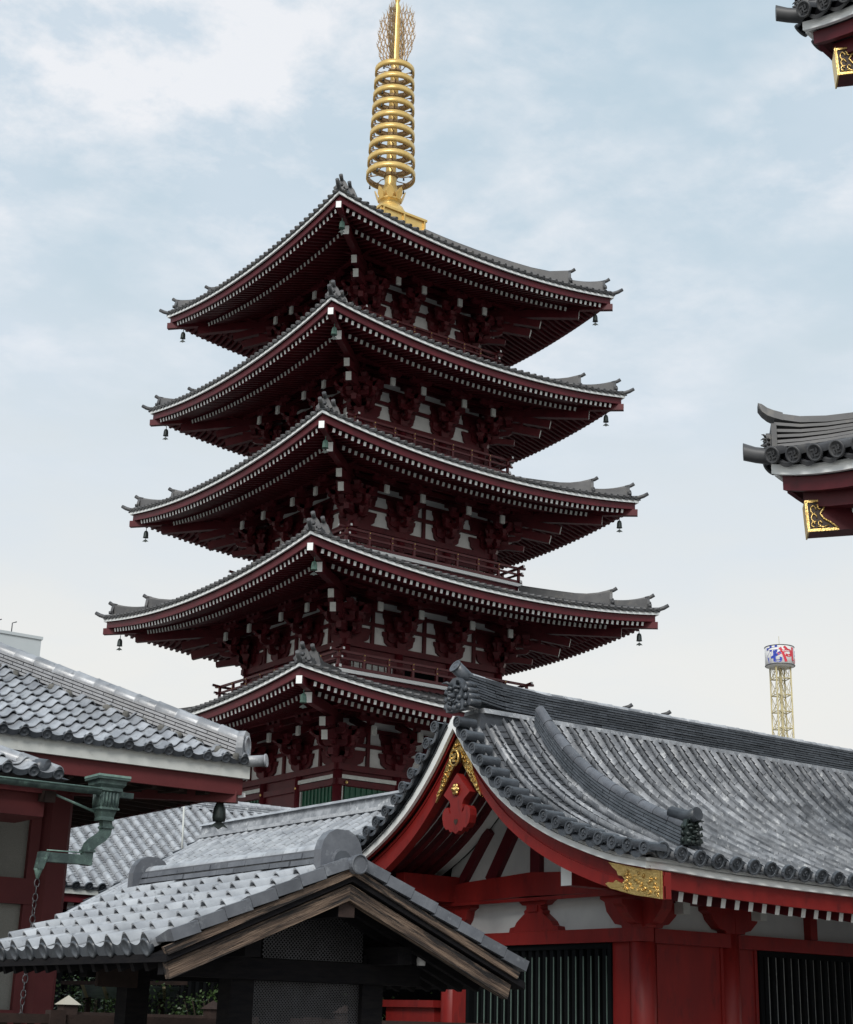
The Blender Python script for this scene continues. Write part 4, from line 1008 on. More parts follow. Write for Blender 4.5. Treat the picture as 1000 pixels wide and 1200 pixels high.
# eave boards (front and right side)
def lboard(nm, m_, off, z0, z1, th):
    mb = MB(); xr, yf = 9.60-off, 17.0+off
    mb.box((2.2, yf, z0), (xr, yf+th, z1)); mb.box((xr-th, yf+th, z0), (xr, 27, z1)); return mb.build(nm, m_, left)
lboard('eave_board', 'oldwhite', 0, 4.42, 4.60, .05); lboard('fascia', 'oldred', .06, 4.22, 4.42, .06)
mb = MB(); mb.strip([[Vector((2.2, 17.1, 4.30)), Vector((9.5, 17.1, 4.30))], [Vector((2.2, 18.5, 4.36)), Vector((7.95, 18.5, 4.36))]], smooth=False); mb.strip([[Vector((9.5, 17.1, 4.30)), Vector((9.5, 27, 4.30))], [Vector((7.95, 18.5, 4.36)), Vector((7.95, 27, 4.36))]], smooth=False); mb.build('soffit', 'brownwood', left)
for i in range(20):
    x = 9.1-i*.36; mb = MB(); mb.bar((x, 17.14, 4.24), (x, 18.5, 4.30), .07, .09); mb.build('rafter', 'brownwood', left)
for i in range(24):
    y = 17.5+i*.38; mb = MB(); mb.bar((9.44, y, 4.24), (7.95, y, 4.30), .07, .09); mb.build('rafter', 'brownwood', left)
mb = MB(); mb.bar((9.5, 17.1, 4.19), (7.9, 18.5, 4.26), .13, .14); mb.build('hip_rafter', 'oldred', left)
# walls
LX, LY = 7.955, 18.5
mb = MB(); mb.box((2.2, LY+.10, 0), (LX-.10, 27, 4.3)); mb.build('wall', 'greyplaster', left)
mb = MB(); c = .055; x0, x1, y0, y1 = LX-.40, LX, LY-.02, LY+.38
pl = [(x0+c*2, y0), (x1-c, y0), (x1, y0+c), (x1, y1), (x0, y1), (x0, y0+c*2)]
mb.prism(pl, lambda u, v, d: (u, v, d), 0, 4.24); mb.build('corner_post', 'oldred', left)
for z0, z1, pr in ((3.875, 4.24, .04), (2.825, 3.13, .04), (1.3, 1.6, .04)):
    mb = MB(); mb.box((2.2, LY-.0, z0), (LX-.405, LY+.11, z1)); mb.build('wall_beam', 'oldred', left)
for x in (7.49, 4.9):
    mb = MB(); mb.box((x-.06 if x > 7 else x-.15, LY+.02, 0), (x+.07 if x > 7 else x+.15, LY+.105, 4.2)); mb.build('wall_post', 'oldred', left)
mb = MB(); mb.box((LX-.12, LY+.39, 0), (LX-.03, 27, 4.3)); mb.build('side_wall', 'oldred', left)
# ---- lower roof in front
low = thing('lower_pent_roof', 'small pale tiled roof corner poking in at the left edge above a green gutter', 'roof', (6.0, 16.5, 3.9))
proof = hip_roof(low, (6.80, 16.0, 4.05), .42, .285, .25, 9, 5, ('tile_l', 'tile_e', 'tile_hd'), 'tile_h', 2)
hp_ = [Vector((6.52-.13*i, 16.12+.13*i, 4.10+.42*.13*i)) for i in range(8)]
ridge_stack(proof, hp_, sdn, .0, 1, .18, .03, .10, matn='tile_lh', capmat='tile_lh', seg=.26)
mb = MB(); mb.tube([hp_[0]+dgn*.1+Vector((0, 0, .02)), hp_[0]-dgn*.06+Vector((0, 0, .0))], .105, 14); mb.build('ridge_end_tile', 'tile_e', proof)
mb = MB(); mb.box((4.0, 16.10, 3.84), (6.70, 16.2, 3.96)); mb.box((4.0, 16.2, 3.6), (6.62, 17.0, 3.84)); mb.build('eave_beam', 'oldred', low)
mb = MB(); mb.bar((6.60, 16.0, 3.80), (6.60, 16.6, 3.86), .12, .12); mb.build('beam_end', 'brownwood', low)
# ---- gutter, hopper and down pipe
gt = thing('rain_gutter', 'green copper gutter with fluted hopper and bent down pipe above a rain chain', 'gutter', (7.24, 15.95, 3.9))
mb = MB(); n = 8; xs = (3.5, 7.12)
arc = [(math.cos(math.pi+math.pi*k/n), math.sin(math.pi+math.pi*k/n)) for k in range(n+1)]
for r in (.065, .058): mb.strip([[Vector((x, 15.90+a*r, 3.925+b*r)) for a, b in arc] for x in xs])
for yq in (15.835, 15.965): mb.tube([(3.5, yq, 3.925), (7.12, yq, 3.925)], .009, 6, 1)
mb.build('gutter_channel', ['copper', 'copperline'], gt)
def sqloft(mb, C_, secs, mi=0):
    rows = []
    for z, a in secs: rows.append([Vector((C_[0]-a, C_[1]-a, z)), Vector((C_[0]+a, C_[1]-a, z)), Vector((C_[0]+a, C_[1]+a, z)), Vector((C_[0]-a, C_[1]+a, z)), Vector((C_[0]-a, C_[1]-a, z))])
    mb.strip(rows, mi, smooth=False); a = mb.pts(rows[0][:4]); mb.quad([a, a+1, a+2, a+3]); a = mb.pts(rows[-1][:4]); mb.quad([a, a+1, a+2, a+3])
HC = (7.245, 16.0)
mb = MB(); sqloft(mb, HC, [(4.075, 0.180), (4.05, 0.188), (4.035, 0.188), (4.03, 0.160), (3.985, 0.156), (3.95, 0.128), (3.93, 0.132), (3.915, 0.132), (3.905, 0.104), (3.86, 0.108), (3.74, 0.104), (3.735, 0.116), (3.715, 0.116), (3.71, 0.096), (3.64, 0.076), (3.62, 0.080), (3.60, 0.080)])
hop = mb.build('hopper', 'copper', gt)
mb = MB()
for k in range(5):
    for sgn, ax_ in ((-1, 0), (1, 1)):
        t = -.08+k*.04
        p = Vector((HC[0]+t, HC[1]-.110, 3.90)) if ax_ == 0 else Vector((HC[0]-.110, HC[1]+t, 3.90)); mb.tube([p, p-Vector((0, 0, .15))], .014, 5)
mb.build('fluting', 'copper', hop)
mb = MB(); mb.box((HC[0]-.192, HC[1]-.192, 4.06), (HC[0]+.192, HC[1]-.178, 4.085)); mb.box((HC[0]-.192, HC[1]-.178, 4.06), (HC[0]-.178, HC[1]+.192, 4.085)); mb.build('hopper_rim', 'copperline', hop)
mb = MB(); mb.bar((7.36, 16, 3.90), (7.56, 16, 3.90), .06, .06); mb.build('pipe_stub', 'copper', gt)
path = [(7.26, 16, 3.62), (7.275, 16, 3.53), (7.265, 16, 3.47), (7.225, 16, 3.42), (7.14, 16, 3.36), (7.10, 16, 3.32), (7.08, 16, 3.26), (7.07, 16, 3.11)]
mb = MB()
rows = []
for q_ in range(len(path)):
    c_ = Vector(path[q_]); t_ = (Vector(path[min(q_+1, len(path)-1)])-Vector(path[max(q_-1, 0)])).normalized(); s_ = Vector((0, 1, 0)); n_ = t_.cross(s_).normalized()
    rows.append([c_+s_*.05+n_*.055, c_-s_*.05+n_*.055, c_-s_*.05-n_*.055, c_+s_*.05-n_*.055, c_+s_*.05+n_*.055])
mb.strip(rows, smooth=False)
for p in (path[1], path[6]): mb.bar(Vector(p)+Vector((0, 0, .012)), Vector(p)-Vector((0, 0, .012)), .135, .13, up=Vector((0, 1, 0)))
mb.bar((7.13, 16, 3.165), (6.60, 16, 3.16), .098, .10); mb.hexa([(6.515, 15.945, 3.03), (6.58, 15.945, 3.03), (6.58, 16.055, 3.03), (6.515, 16.055, 3.03), (6.54, 15.945, 3.213), (6.64, 15.945, 3.213), (6.64, 16.055, 3.213), (6.54, 16.055, 3.213)]); mb.build('down_pipe', 'copper', gt)
mb = MB(); mb.tube([(7.12, 16, 3.24), (6.62, 16, 3.235)], .008, 5); mb.tube([(6.70, 16.15, 3.85), (7.20, 16.05, 3.68)], .014, 6); mb.build('pipe_brace', 'copperline', gt)
ch = thing('rain_chain', 'thin metal rain chain hanging from the copper down pipe spout', 'chain', (6.545, 16, 2.98))
mb = MB(); mb.lathe((6.545, 16, 2.93), [(.015, 0), (.045, .09), (.05, .1)], 10); mb.build('chain_cup', 'copperline', ch)
z = 2.93; i = 0
while z > 1.0:
    mb = MB(); r = .028; ax_ = (math.cos(i*1.2), math.sin(i*1.2))
    mb.tube([Vector((6.545-.02*(2.9-z), 16, z-.045))+Vector((ax_[0]*r*math.cos(t), ax_[1]*r*math.cos(t), .045*math.sin(t))) for t in [2*math.pi*k/8 for k in range(9)]], .006, 4)
    mb.build('chain_link', 'wire', ch); z -= .075; i += 1
# ---- bell under the left hall's corner
b = thing('wind_bell', 'dark bronze fish scale wind bell under the corner of the left hall roof', 'bell', (9.37, 17.3, 4.2))
mb = MB(); mb.tube([(9.37, 17.3, 4.24), (9.37, 17.3, 4.14)], .012, 5); mb.lathe((9.37, 17.3, 0), [(.075, 3.90), (.085, 3.95), (.075, 4.06), (.045, 4.13), (.02, 4.15)], 12); mb.build('bell_body', 'bronze', b)
mb = MB(); mb.prism([(-.11, -.05), (-.06, 0), (0, .05), (.06, 0), (.11, -.05), (.05, -.03), (0, -.07), (-.05, -.03)], lambda u, v, d: Vector((9.37+u, 17.3-u*.4, 3.87+v))+Vector((.3, .9, 0))*d, -.008, .008); mb.build('clapper_plate', 'bronze', b)
fl = thing('floodlight', 'small white floodlight bracket clipped under the corner of the left hall roof', 'lamp', (9.55, 17.2, 4.3))
mb = MB(); mb.bar((9.42, 17.15, 4.20), (9.62, 17.15, 4.235), .07, .05); mb.tube([(9.55, 17.15, 4.25), (9.56, 17.15, 4.31)], .012, 5); mb.build('lamp_head', 'signwhite', fl)
# ================================================================== WELL PAVILION (foreground)
well = thing('well_pavilion', 'small weathered timber pavilion with pale pantiled gable roof in the foreground', 'pavilion', (5.96, 10.5, 0))
WY0, WY1, WX, WZ = 9.0, 12.06, 5.945, 2.565
SLL, HWL = .43, 1.36; SLR, HWR = .428, 1.53
wrf = None
deck = MB()
for sg_, hw, sl in ((-1, HWL, SLL), (1, HWR, SLR)):
    z0 = WZ-.01
    deck.hexa([(WX, WY0+.02, z0-.06), (WX+sg_*hw, WY0+.02, z0-sl*hw-.06), (WX+sg_*hw, WY1, z0-sl*hw-.06), (WX, WY1, z0-.06), (WX, WY0+.02, z0-.01), (WX+sg_*hw, WY0+.02, z0-sl*hw-.01), (WX+sg_*hw, WY1, z0-sl*hw-.01), (WX, WY1, z0-.01)])
wroof = deck.build('roof', 'darkwood', well)
for sg_, hw, sl in ((-1, HWL, SLL), (1, HWR, SLR)):
    k = 1/math.sqrt(1+sl*sl); dn = Vector((sg_*k, 0, -sl*k)); nn = Vector((sg_*sl*k, 0, k)); expo = (hw*math.sqrt(1+sl*sl)-.08)/7; pitch = .270
    sx = dn.cross(nn)
    me = pantile(pitch, expo*1.22, .050).mesh('roof_tile', 'tile_l'); em = pantile(pitch, expo*1.22, .050)
    # eave tile: deep scroll front
    top, bot = [], []
    for q in range(13):
        u = q/12; z = .050*math.sin(math.pi*u/.42) if u < .42 else -.024*math.sin(math.pi*(u-.42)/.58)
        top.append((-pitch*.5+pitch*1.03*u, expo*1.22+.003, z+.038)); bot.append((-pitch*.5+pitch*1.04*u, expo*1.22+.003, min(z-.028, -.028)-.018*math.sin(math.pi*u)))
    em.strip([top, bot, [(a, b_-.05, c) for a, b_, c in bot]], 1, smooth=False)
    em.lathe((-pitch*.5+pitch*.21, expo*1.22-.02, .0), [(.06, 0), (.06, .035), (.048, .037), (.044, .03), (.01, .03)], 12, 1, ax=(0, 1, 0))
    mee = em.mesh('eave_tile', ['tile_l', 'tile_e'])
    for j in range(7):
        for i in range(11):
            y = WY0+.22+(i+.5)*pitch
            if y+pitch*.4 > WY1+.12: continue
            s_ = .04+j*expo; p = Vector((WX, y, WZ))+dn*s_+nn*(.032+jit(.004))+sx*jit(.005)
            d2 = (dn+nn*jit(.012)+sx*jit(.02)).normalized(); n2 = (nn-d2*nn.dot(d2)).normalized()
            inst('eave_tile' if j == 6 else 'roof_tile', mee if j == 6 else me, frame(p, d2.cross(n2), d2, n2), wroof)
        # verge tiles at the gable
        p = Vector((WX, WY0-.02, WZ))+dn*(.04+j*expo); q = p+dn*expo*.985
        mb = MB(); t = nn*.105; lo = nn*(.028); yb = Vector((0, .26, 0)); lift = nn*.013
        mb.hexa([p+lo, q+lo+lift, q+lo+lift+yb*.12, p+lo+yb*.12, p+t, q+t+lift, q+t+lift+yb*.12, p+t+yb*.12])
        mb.hexa([p+lo+yb*.13, q+lo+lift+yb*.13, q+lo+lift+yb, p+lo+yb, p+t*.999+yb*.12, q+t+lift+yb*.12, q+t*.5+lift+yb, p+t*.5+yb])
        mb.build('verge_tile', 'tile_m', wroof)
# ridge
ridge_stack(wroof, [(WX, 9.28, WZ-.01), (WX, 12.10, WZ-.01)], Vector((1, 0, 0)), .02, 3, .27, .050, .072, matn='tile_m', capmat='tile_l', seg=.27)
def well_end(y, f, sc_=1):
    mb = MB(); c = Vector((WX-.0, y, WZ+.015)); o_ = [(-.17, -.08), (-.17, .13), (-.15, .195), (-.11, .245), (-.05, .275), (.05, .275), (.11, .245), (.15, .195), (.17, .13), (.17, -.08)]
    mb.prism(o_, lambda u, v, d: c+Vector((u, d*f, v)), -.04, .05)
    o_ = [(u*sc_, v*sc_) for u, v in o_]; i_ = [(u*.58, v*.62) for u, v in o_]; i2 = [(u*.5, v*.56) for u, v in o_]
    mb.prism(i_, lambda u, v, d: c+Vector((u, d*f, v)), .05, .065); mb.prism(i2, lambda u, v, d: c+Vector((u, d*f, v)), .065, .068, 1)
    mb.build('ridge_end_tile', ['tile_m', 'tile_hd'], wroof)
well_end(9.22, -1, .84); well_end(12.12, 1, .64)
mb = MB(); mb.tube([(WX, 9.30, WZ+.04), (WX, 9.02, WZ+.035), (WX, 8.96, WZ+.035)], [.055, .057, .062], 14); mb.lathe((WX, 8.955, WZ+.04), [(.064, -.03), (.068, .02), (.06, .024), (.056, .012), (.01, .012)], 18, smooth=False, ax=(0, -1, 0)); mb.build('gable_peak_tile', 'tile_m', wroof)
# barge boards, two tiers each side
for sg_, hw, sl in ((-1, 1.35, SLL), (1, 1.43, .435)):
    for y0, y1, a, b, nm, ln in ((9.0, 9.05, +.024, -.032, 'verge_batten', 1.02), (9.045, 9.11, -.085, -.195, 'bargeboard', .985)):
        pl = [(0, WZ+a), (0, WZ+b), (sg_*(hw*ln-.02), WZ+b-sl*hw*ln+.012), (sg_*(hw*ln+.01), WZ+a-sl*hw*ln)]
        mb = MB(); mb.prism(pl, lambda u, v, d: (WX+u, d, v), y0, y1); mb.build(nm, 'woodL' if sg_ < 0 else 'woodR', well)
    mb = MB(); mb.prism([(0, WZ-.04), (0, WZ-.16), (sg_*hw*.98, WZ-.16-sl*hw*.98), (sg_*hw*.98, WZ-.04-sl*hw*.98)], lambda u, v, d: (WX+u, d, v), 9.12, 9.2); mb.build('inner_board', 'darkwood', well)
    for i in range(14):
        y = 9.4+i*.2; mb = MB(); mb.bar((WX, y, WZ-.11), (WX+sg_*(hw-.04), y, WZ-.11-sl*(hw-.04)), .05, .07); mb.build('rafter', 'darkwood', well)
mb = MB(); mb.bar((WX, 9.08, WZ-.245), (WX, 12.0, WZ-.245), .13, .12, 0, 1); mb.build('ridge_purlin', ['darkwood', 'brownwood'], well)
# frame: posts, beams, mesh
for x, y in ((5.52, 9.78), (6.60, 9.78), (5.36, 11.05), (6.60, 11.05)):
    mb = MB(); mb.box((x-.09, y-.09, 0), (x+.09, y+.09, 2.05)); mb.build('post', 'darkwood', well)
for x in (5.36, 6.60):
    mb = MB(); mb.box((x-.06, 9.3, 1.98), (x+.06, 11.6, 2.10)); mb.build('eave_purlin', 'darkwood', well)
for y in (9.70, 11.05):
    mb = MB(); mb.box((4.95, y-.06, 1.845), (6.98, y+.06, 1.985)); mb.build('tie_beam', 'darkwood', well)
mb = MB(); mb.box((7.0, 9.62, 1.98), (7.14, 9.72, 2.12)); mb.build('purlin_end', 'brownwood', well)
mb = MB(); mb.lathe((6.93, 9.56, 0), [(.03, 1.99), (.035, 2.03), (.02, 2.08), (.025, 2.12), (.012, 2.16)], 10); mb.build('insulator', 'signwhite', well)
def net(parent, x0, x1, z0, z1, y, p, name='wire_mesh', clip=None):
    mb = MB(); r = .0022; H = z1-z0; n = int((x1-x0+H)/p)
    for s_ in (-1, 1):
        for i in range(n+1):
            a = x0-H+i*p if s_ > 0 else x0+i*p
            pts = (Vector((a, y, z0)), Vector((a+s_*H, y, z1)))
            # clip to rectangle
            t0 = max(0, min(1, ((x0 if s_ > 0 else x1)-a)/(s_*H))); t1 = max(0, min(1, ((x1 if s_ > 0 else x0)-a)/(s_*H)))
            if s_ < 0: t0, t1 = max(0, (x1-a)/(-H)) if a > x1 else 0, min(1, (x0-a)/(-H))
            if t1-t0 < .02: continue
            q0, q1 = pts[0].lerp(pts[1], t0), pts[0].lerp(pts[1], t1); mb.bar(q0, q1, r*2, r*2)
    return mb.build(name, 'wire', parent)
net(well, 5.62, 6.45, 1.99, 2.29, 9.62, .028)
net(well, 5.62, 6.52, 1.2, 1.84, 9.74, .024)
mb = MB(); mb.prism([(-.95, 1.99), (.95, 1.99), (.10, 2.36), (-.10, 2.36)], lambda u, v, d: (WX+.08+u, d, v), 9.80, 9.84); mb.build('gable_board', 'darkwood', well)
mb = MB(); mb.box((5.0, 10.9, 1.78), (5.32, 10.94, 1.92)); mb.build('side_board', 'brownwood', well)

# ================================================================== ROOF A (behind the left hall) and ROOF B (beside it)
def roll_roof(name, label, cat, P0, along, n, pit, rise, run, mats, joined_from, extra=0, steps=.30, eave=True):
    # P0 eave start, along = unit vec, up-slope horizontal dir = perp
    root = thing(name, label, cat, (P0.x, P0.y, 0))
    perp = Vector((-along.y, along.x, 0)) if name == 'rear_hall' else Vector((1, 0, 0))
    L_ = math.hypot(rise, run); dn = (-perp*run+Vector((0, 0, -rise)))/L_; nn = (perp*(-rise)+Vector((0, 0, run)))/L_; sx = dn.cross(nn)
    top = P0-dn*L_
    mb = MB(); a, b = P0-nn*.06, P0+along*(n*pit)-nn*.06; mb.strip([[a, b], [a-dn*L_, b-dn*L_]], smooth=False); roof = mb.build('roof', 'tile_hd', root)
    ns = int(L_/steps); st = L_/ns; bake = MB(); c_ = 0
    for i in range(n):
        for j in range(ns):
            p = top+along*((i+.5)*pit)+dn*(j*st)+nn*(.01+jit(.003))+sx*jit(.004); last = j == ns-1
            mt = frame(p, sx, dn, nn) @ Matrix.Diagonal((1.05, st*1.06/.31, 1.05, 1))
            if joined_from(i, j, ns) and c_ < 299: inst('roll_tile' if not last else 'eave_roll_tile', ME_BARL if not last else ME_BARLD, mt, roof); c_ += 1
            else: mb_add(bake, BARD if last else BAR, mt, 0)
    if bake.v: bake.build('distant_roll_tile', mats[0], roof, kind='stuff')
    mb = MB()
    for i in range(n-1):
        fr = [(top+along*((i+1)*pit)+dn*(k*.105)-nn*.022, along, dn, nn) for k in range(int(L_/.105)+1)]
        flat_strip(mb, fr, pit-.06, .026, 0, .02, 3)
    mb.build('flat_tile', mats[0], roof, kind='stuff')
    return root, roof, dn, nn, top
PA = Vector((9.0, 30.0, 4.02))
ra, rar, dna, nna, topa = roll_roof('rear_hall', 'low hall behind the left hall, pale roll tiled roof over dark slatted wall', 'temple hall', PA, Vector((1, 0, 0)), 50, .283, 2.35, 3.9, ('tile_l',), lambda i, j, ns: 7 <= i <= 27)
ridge_stack(rar, [topa+Vector((0, .1, 0)), topa+Vector((14.1, .1, 0))], Vector((0, 1, 0)), -.02, 4, .4, .055, .11, matn='tile_h', capmat='tile_l')
mb = MB(); mb.box((9, 30.06, 3.86), (23, 30.12, 3.98)); mb.build('eave_board', 'oldwhite', ra)
for i in range(36):
    mb = MB(); x = 10.3+i*.36; mb.bar((x, 30.35, 3.64), (x, 31.5, 3.8), .14, .17, 0, 1); mb.build('rafter', ['maroon', 'white'], ra)
mb = MB(); mb.box((9, 30.12, 3.70), (23, 30.5, 3.86)); mb.build('fascia', 'maroon', ra)
mb = MB(); mb.box((9, 31.3, 0), (23, 36.5, 3.9)); mb.build('wall', 'black', ra)
for i in range(30):
    mb = MB(); x = 9.6+i*.24; mb.box((x, 31.2, .3), (x+.09, 31.29, 3.5)); mb.build('slat', 'slat', ra)
mb = MB(); mb.strip([[topa+Vector((0, .1, 0)), topa+Vector((14, .1, 0))], [Vector((9, 38, 4.0)), Vector((23, 38, 4.0))]], smooth=False); mb.build('rear_slope', 'tile_h', ra)
PB = Vector((12.3, 20.9, 3.22))
rb, rbr, dnb, nnb, topb = roll_roof('side_hall', 'low roof running behind the pavilion, pale roll tiles below a flat capped ridge', 'temple hall', PB, Vector((0, 1, 0)), 27, .303, 1.86, 3.2, ('tile_l',), lambda i, j, ns: j < 9 and i > 3)
mb = MB(); y0, y1 = 20.9, 29.15
mb.hexa([(15.36, y0, 5.14), (15.36, y1, 5.14), (15.75, y1, 5.14), (15.75, y0, 5.14), (15.40, y0, 5.33), (15.40, y1, 5.33), (15.7, y1, 5.33), (15.7, y0, 5.33)]); mb.build('ridge_wall', 'tile_h', rbr)
mb = MB(); mb.box((15.30, y0, 5.08), (15.8, y1+.04, 5.14)); mb.build('ridge_base_course', 'tile_l', rbr)
for i in range(28):
    mb = MB(); y = y0+i*.295; mb.hexa([(15.33, y, 5.33), (15.33, y+.29, 5.33), (15.77, y+.29, 5.33), (15.77, y, 5.33), (15.45, y, 5.40), (15.45, y+.29, 5.40), (15.65, y+.29, 5.40), (15.65, y, 5.40)]); mb.build('ridge_cap_tile', 'tile_l', rbr)
for j in range(9):
    mb = MB(); p = topb+Vector((0, 27*.303, 0))+dnb*(j*.36+.1); mb.hexa([p-nnb*.1, p-nnb*.1+dnb*.34, p-nnb*.1+dnb*.34+Vector((0, .06, 0)), p-nnb*.1+Vector((0, .06, 0)), p+nnb*.05, p+nnb*.10+dnb*.34, p+nnb*.10+dnb*.34+Vector((0, .06, 0)), p+nnb*.05+Vector((0, .06, 0))]); mb.build('verge_tile', 'tile_e', rbr)
mb = MB(); mb.box((13.2, 21.2, 0), (19.5, 29.0, 3.5)); mb.build('wall', 'black', rb)
for i in range(28):
    mb = MB(); y = 21.3+i*.27; mb.box((13.12, y, .3), (13.19, y+.11, 3.3)); mb.build('slat', 'slat', rb)
mb = MB(); mb.strip([[Vector((15.6, y0, 5.10)), Vector((15.6, y1, 5.10))], [Vector((19.9, y0, 3.3)), Vector((19.9, y1, 3.3))]], smooth=False); mb.build('rear_slope', 'tile_h', rbr)
pole = MB(); pole.tube([(15.1, 29.35, 4.4), (15.05, 29.35, 5.9)], .022, 6); tag(pole.build('pole', 'oldwhite'), 'thin white pole standing at the junction of two tiled roofs', 'pole')

# ================================================================== GATE ROOF CORNERS ON THE RIGHT
gate = thing('temple_gate', 'huge two storey gate whose upturned roof corners enter at the right edge', 'gate', (19, 8, 0))
def gate_corner(zc, yc, lift, upper):
    XE = 15.0; LN = 7.0; sl = .42
    def ez(t): return zc-lift*(1-math.exp(-t/1.15))*1.0          # white board bottom along either eave, t from corner
    def zs(x, y, off=0):
        tx, ty = x-XE, yc-y; m = min(tx, ty); o_ = max(tx, ty)
        return ez(o_-m*.0)+.27+sl*m*(1+.03*m)+off
    n = 14; T = [LN*(i/n)**1.5 for i in range(n+1)]
    mb = MB()
    for flip in (0, 1):
        rows = []
        for j in range(8):
            m = 4.0*j/7; row = []
            for t in T:
                tt = m+(LN-m)*(t/LN); x, y = (XE+m, yc-tt) if not flip else (XE+tt, yc-m)
                row.append(Vector((x, y, ez(tt)+.25+sl*m*(1+.03*m))))
            rows.append(row)
        mb.strip(rows)
        mb.strip([rows[0], [Vector((p.x+(0 if flip else .12), p.y-(.12 if flip else 0), p.z-.14)) for p in rows[0]]])
    roof = mb.build('roof', 'tile_p', gate, label='%s roof of the gate' % ('upper' if upper else 'lower'))
    # roll tiles with crested discs
    disc = barrel(.34, .105, .10, 10); c = Vector((0, .335, 0)); disc.lathe((0, .33, 0), [(.118, 0), (.118, .03), (.095, .032), (.09, .020), (.002, .020)], 20, ax=(0, 1, 0))
    manji(disc, Vector((0, .355, 0)), Vector((-1, 0, 0)), Vector((0, 0, 1)), Vector((0, 1, 0)), .042, .020, .018)
    me = disc.mesh('eave_roll_tile', 'tile_p'); mb2 = barrel(.34, .10, .093, 8).mesh('roll_tile', 'tile_p')
    cm = crescent(.35, .06, .05, .3).mesh('eave_flat_tile', ['tile_p', 'tile_p'])
    for i in range(15):
        t = .18+i*.352
        for flip in (0, 1):
            mmax = min(3.8, t); seg_ = .33; k = 1/math.sqrt(1+sl*sl)
            ox = Vector((-1, 0, 0)) if not flip else Vector((0, 1, 0)); dn = ox*k+Vector((0, 0, -sl*k)); sl_along = Vector((0, -1, 0)) if not flip else Vector((1, 0, 0))
            sx = sl_along; nn = sx.cross(dn); 
            if nn.z < 0: sx = -sx; nn = sx.cross(dn)
            tl = (ez(t+.05)-ez(t-.05))/.1
            base = (Vector((XE-.16, yc-t, ez(t)+.24)) if not flip else Vector((XE+t, yc+.16, ez(t)+.24)))
            ns = max(1, int(mmax/(seg_*k)))
            for j in range(min(ns, 9)):
                p = base-dn*(seg_*(j+1)); inst('eave_roll_tile' if j == 0 else 'roll_tile', me if j == 0 else mb2, frame(p, sx, dn, nn), roof)
            if i < 14:
                t2 = t+.176; b2 = (Vector((XE-.10, yc-t2, ez(t2)+.20)) if not flip else Vector((XE+t2, yc+.10, ez(t2)+.20)))
                dz = Vector((0, 0, tl)); s2 = (sx+dz*(1 if sx.dot(sl_along) > 0 else -1)).normalized(); n2 = s2.cross(dn).normalized(); inst('eave_flat_tile', cm, frame(b2-dn*.30, s2, dn, n2), roof)
    # boards
    for nm, mt_, off, z0, z1, th in (('tile_bed', 'black', -.02, .14, .30, .08), ('eave_board', 'white', 0, 0, .14, .06), ('fascia', 'maroon', .10, -.20, 0, .08), ('inner_fascia', 'maroon', .28, -.38, -.16, .2)):
        mb = MB()
        for flip in (0, 1):
            rows = []
            for t in T:
                t_ = max(t, off+ (th if flip else 0)); p = Vector((XE+off, yc-t_, ez(t_))) if not flip else Vector((XE+t_, yc-off, ez(t_))); q = p+(Vector((th, 0, 0)) if not flip else Vector((0, -th, 0)))
                rows.append([q+Vector((0, 0, z0)), p+Vector((0, 0, z0)), p+Vector((0, 0, z1)), q+Vector((0, 0, z1)), q+Vector((0, 0, z0))])
            mb.strip(rows, smooth=False)
            a = mb.pts(rows[0][:4]); mb.quad([a, a+1, a+2, a+3])
        mb.build(nm, mt_, roof)
    mb = MB()
    for flip in (0, 1):
        rows = []
        for m in (.3, 1.2, 3.6):
            row = []
            for t in T:
                tt = m+(LN-m)*(t/LN); x, y = (XE+m, yc-tt) if not flip else (XE+tt, yc-m); row.append(Vector((x, y, ez(tt)*1.0+lift*.0-.22+.12*m)))
            rows.append(row)
        mb.strip(rows, smooth=False)
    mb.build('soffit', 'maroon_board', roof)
    for i in range(20):
        for flip in (0, 1):
            t = .9+i*.27; d1 = min(3.4, t-.12)
            if d1 < .75: continue
            e0, e1 = ez(t)-.33, ez(t)-.33+.12*(d1-.6)
            mb = MB(); mb.bar(Vector((XE+.55, yc-t, e0)) if not flip else Vector((XE+t, yc-.55, e0)), Vector((XE+d1, yc-t, e1)) if not flip else Vector((XE+t, yc-d1, e1)), .12, .15, 0, 1); mb.build('rafter', ['maroon', 'white'], roof)
    # hip rafter with gold sheath
    dg = Vector((1, -1, 0)).normalized(); sd = Vector((1, 1, 0)).normalized(); a = Vector((XE+.30, yc-.30, zc-.66)); b = Vector((XE+3.6, yc-3.6, zc-.66+.25))
    mb = MB(); mb.bar(a, b, .30, .42); hr = mb.build('hip_rafter', 'maroon', roof)
    d3 = (b-a).normalized(); upv = sd.cross(d3); upv = upv if upv.z > 0 else -upv
    mb = MB(); fw_ = -sd
    at = lambda u, v, o: a+d3*(u*.62)+upv*v+fw_*(.15+o)
    # frame strips + scrollwork on the side face, plate on the end face
    mb.prism([(-.02, -.215), (.62, -.215), (.60, -.18), (-.02, -.18)], lambda u, v, d: at(u, v, d), .0, .02)
    mb.prism([(-.02, .215), (.44, .215), (.46, .19), (-.02, .18)][::-1], lambda u, v, d: at(u, v, d), .0, .02)
    mb.prism([(-.02, -.18), (.02, -.18), (.02, .18), (-.02, .18)], lambda u, v, d: at(u, v, d), .0, .02)
    for c0, cr in (((.13, .08), .055), ((.13, -.03), .055), ((.10, -.12), .035), ((.26, .12), .035), ((.24, -.11), .035)):
        mb.tube([at(c0[0]+cr*math.cos(t), c0[1]+cr*math.sin(t), .015) for t in [5.4*k/10 for k in range(11)]], .011, 5)
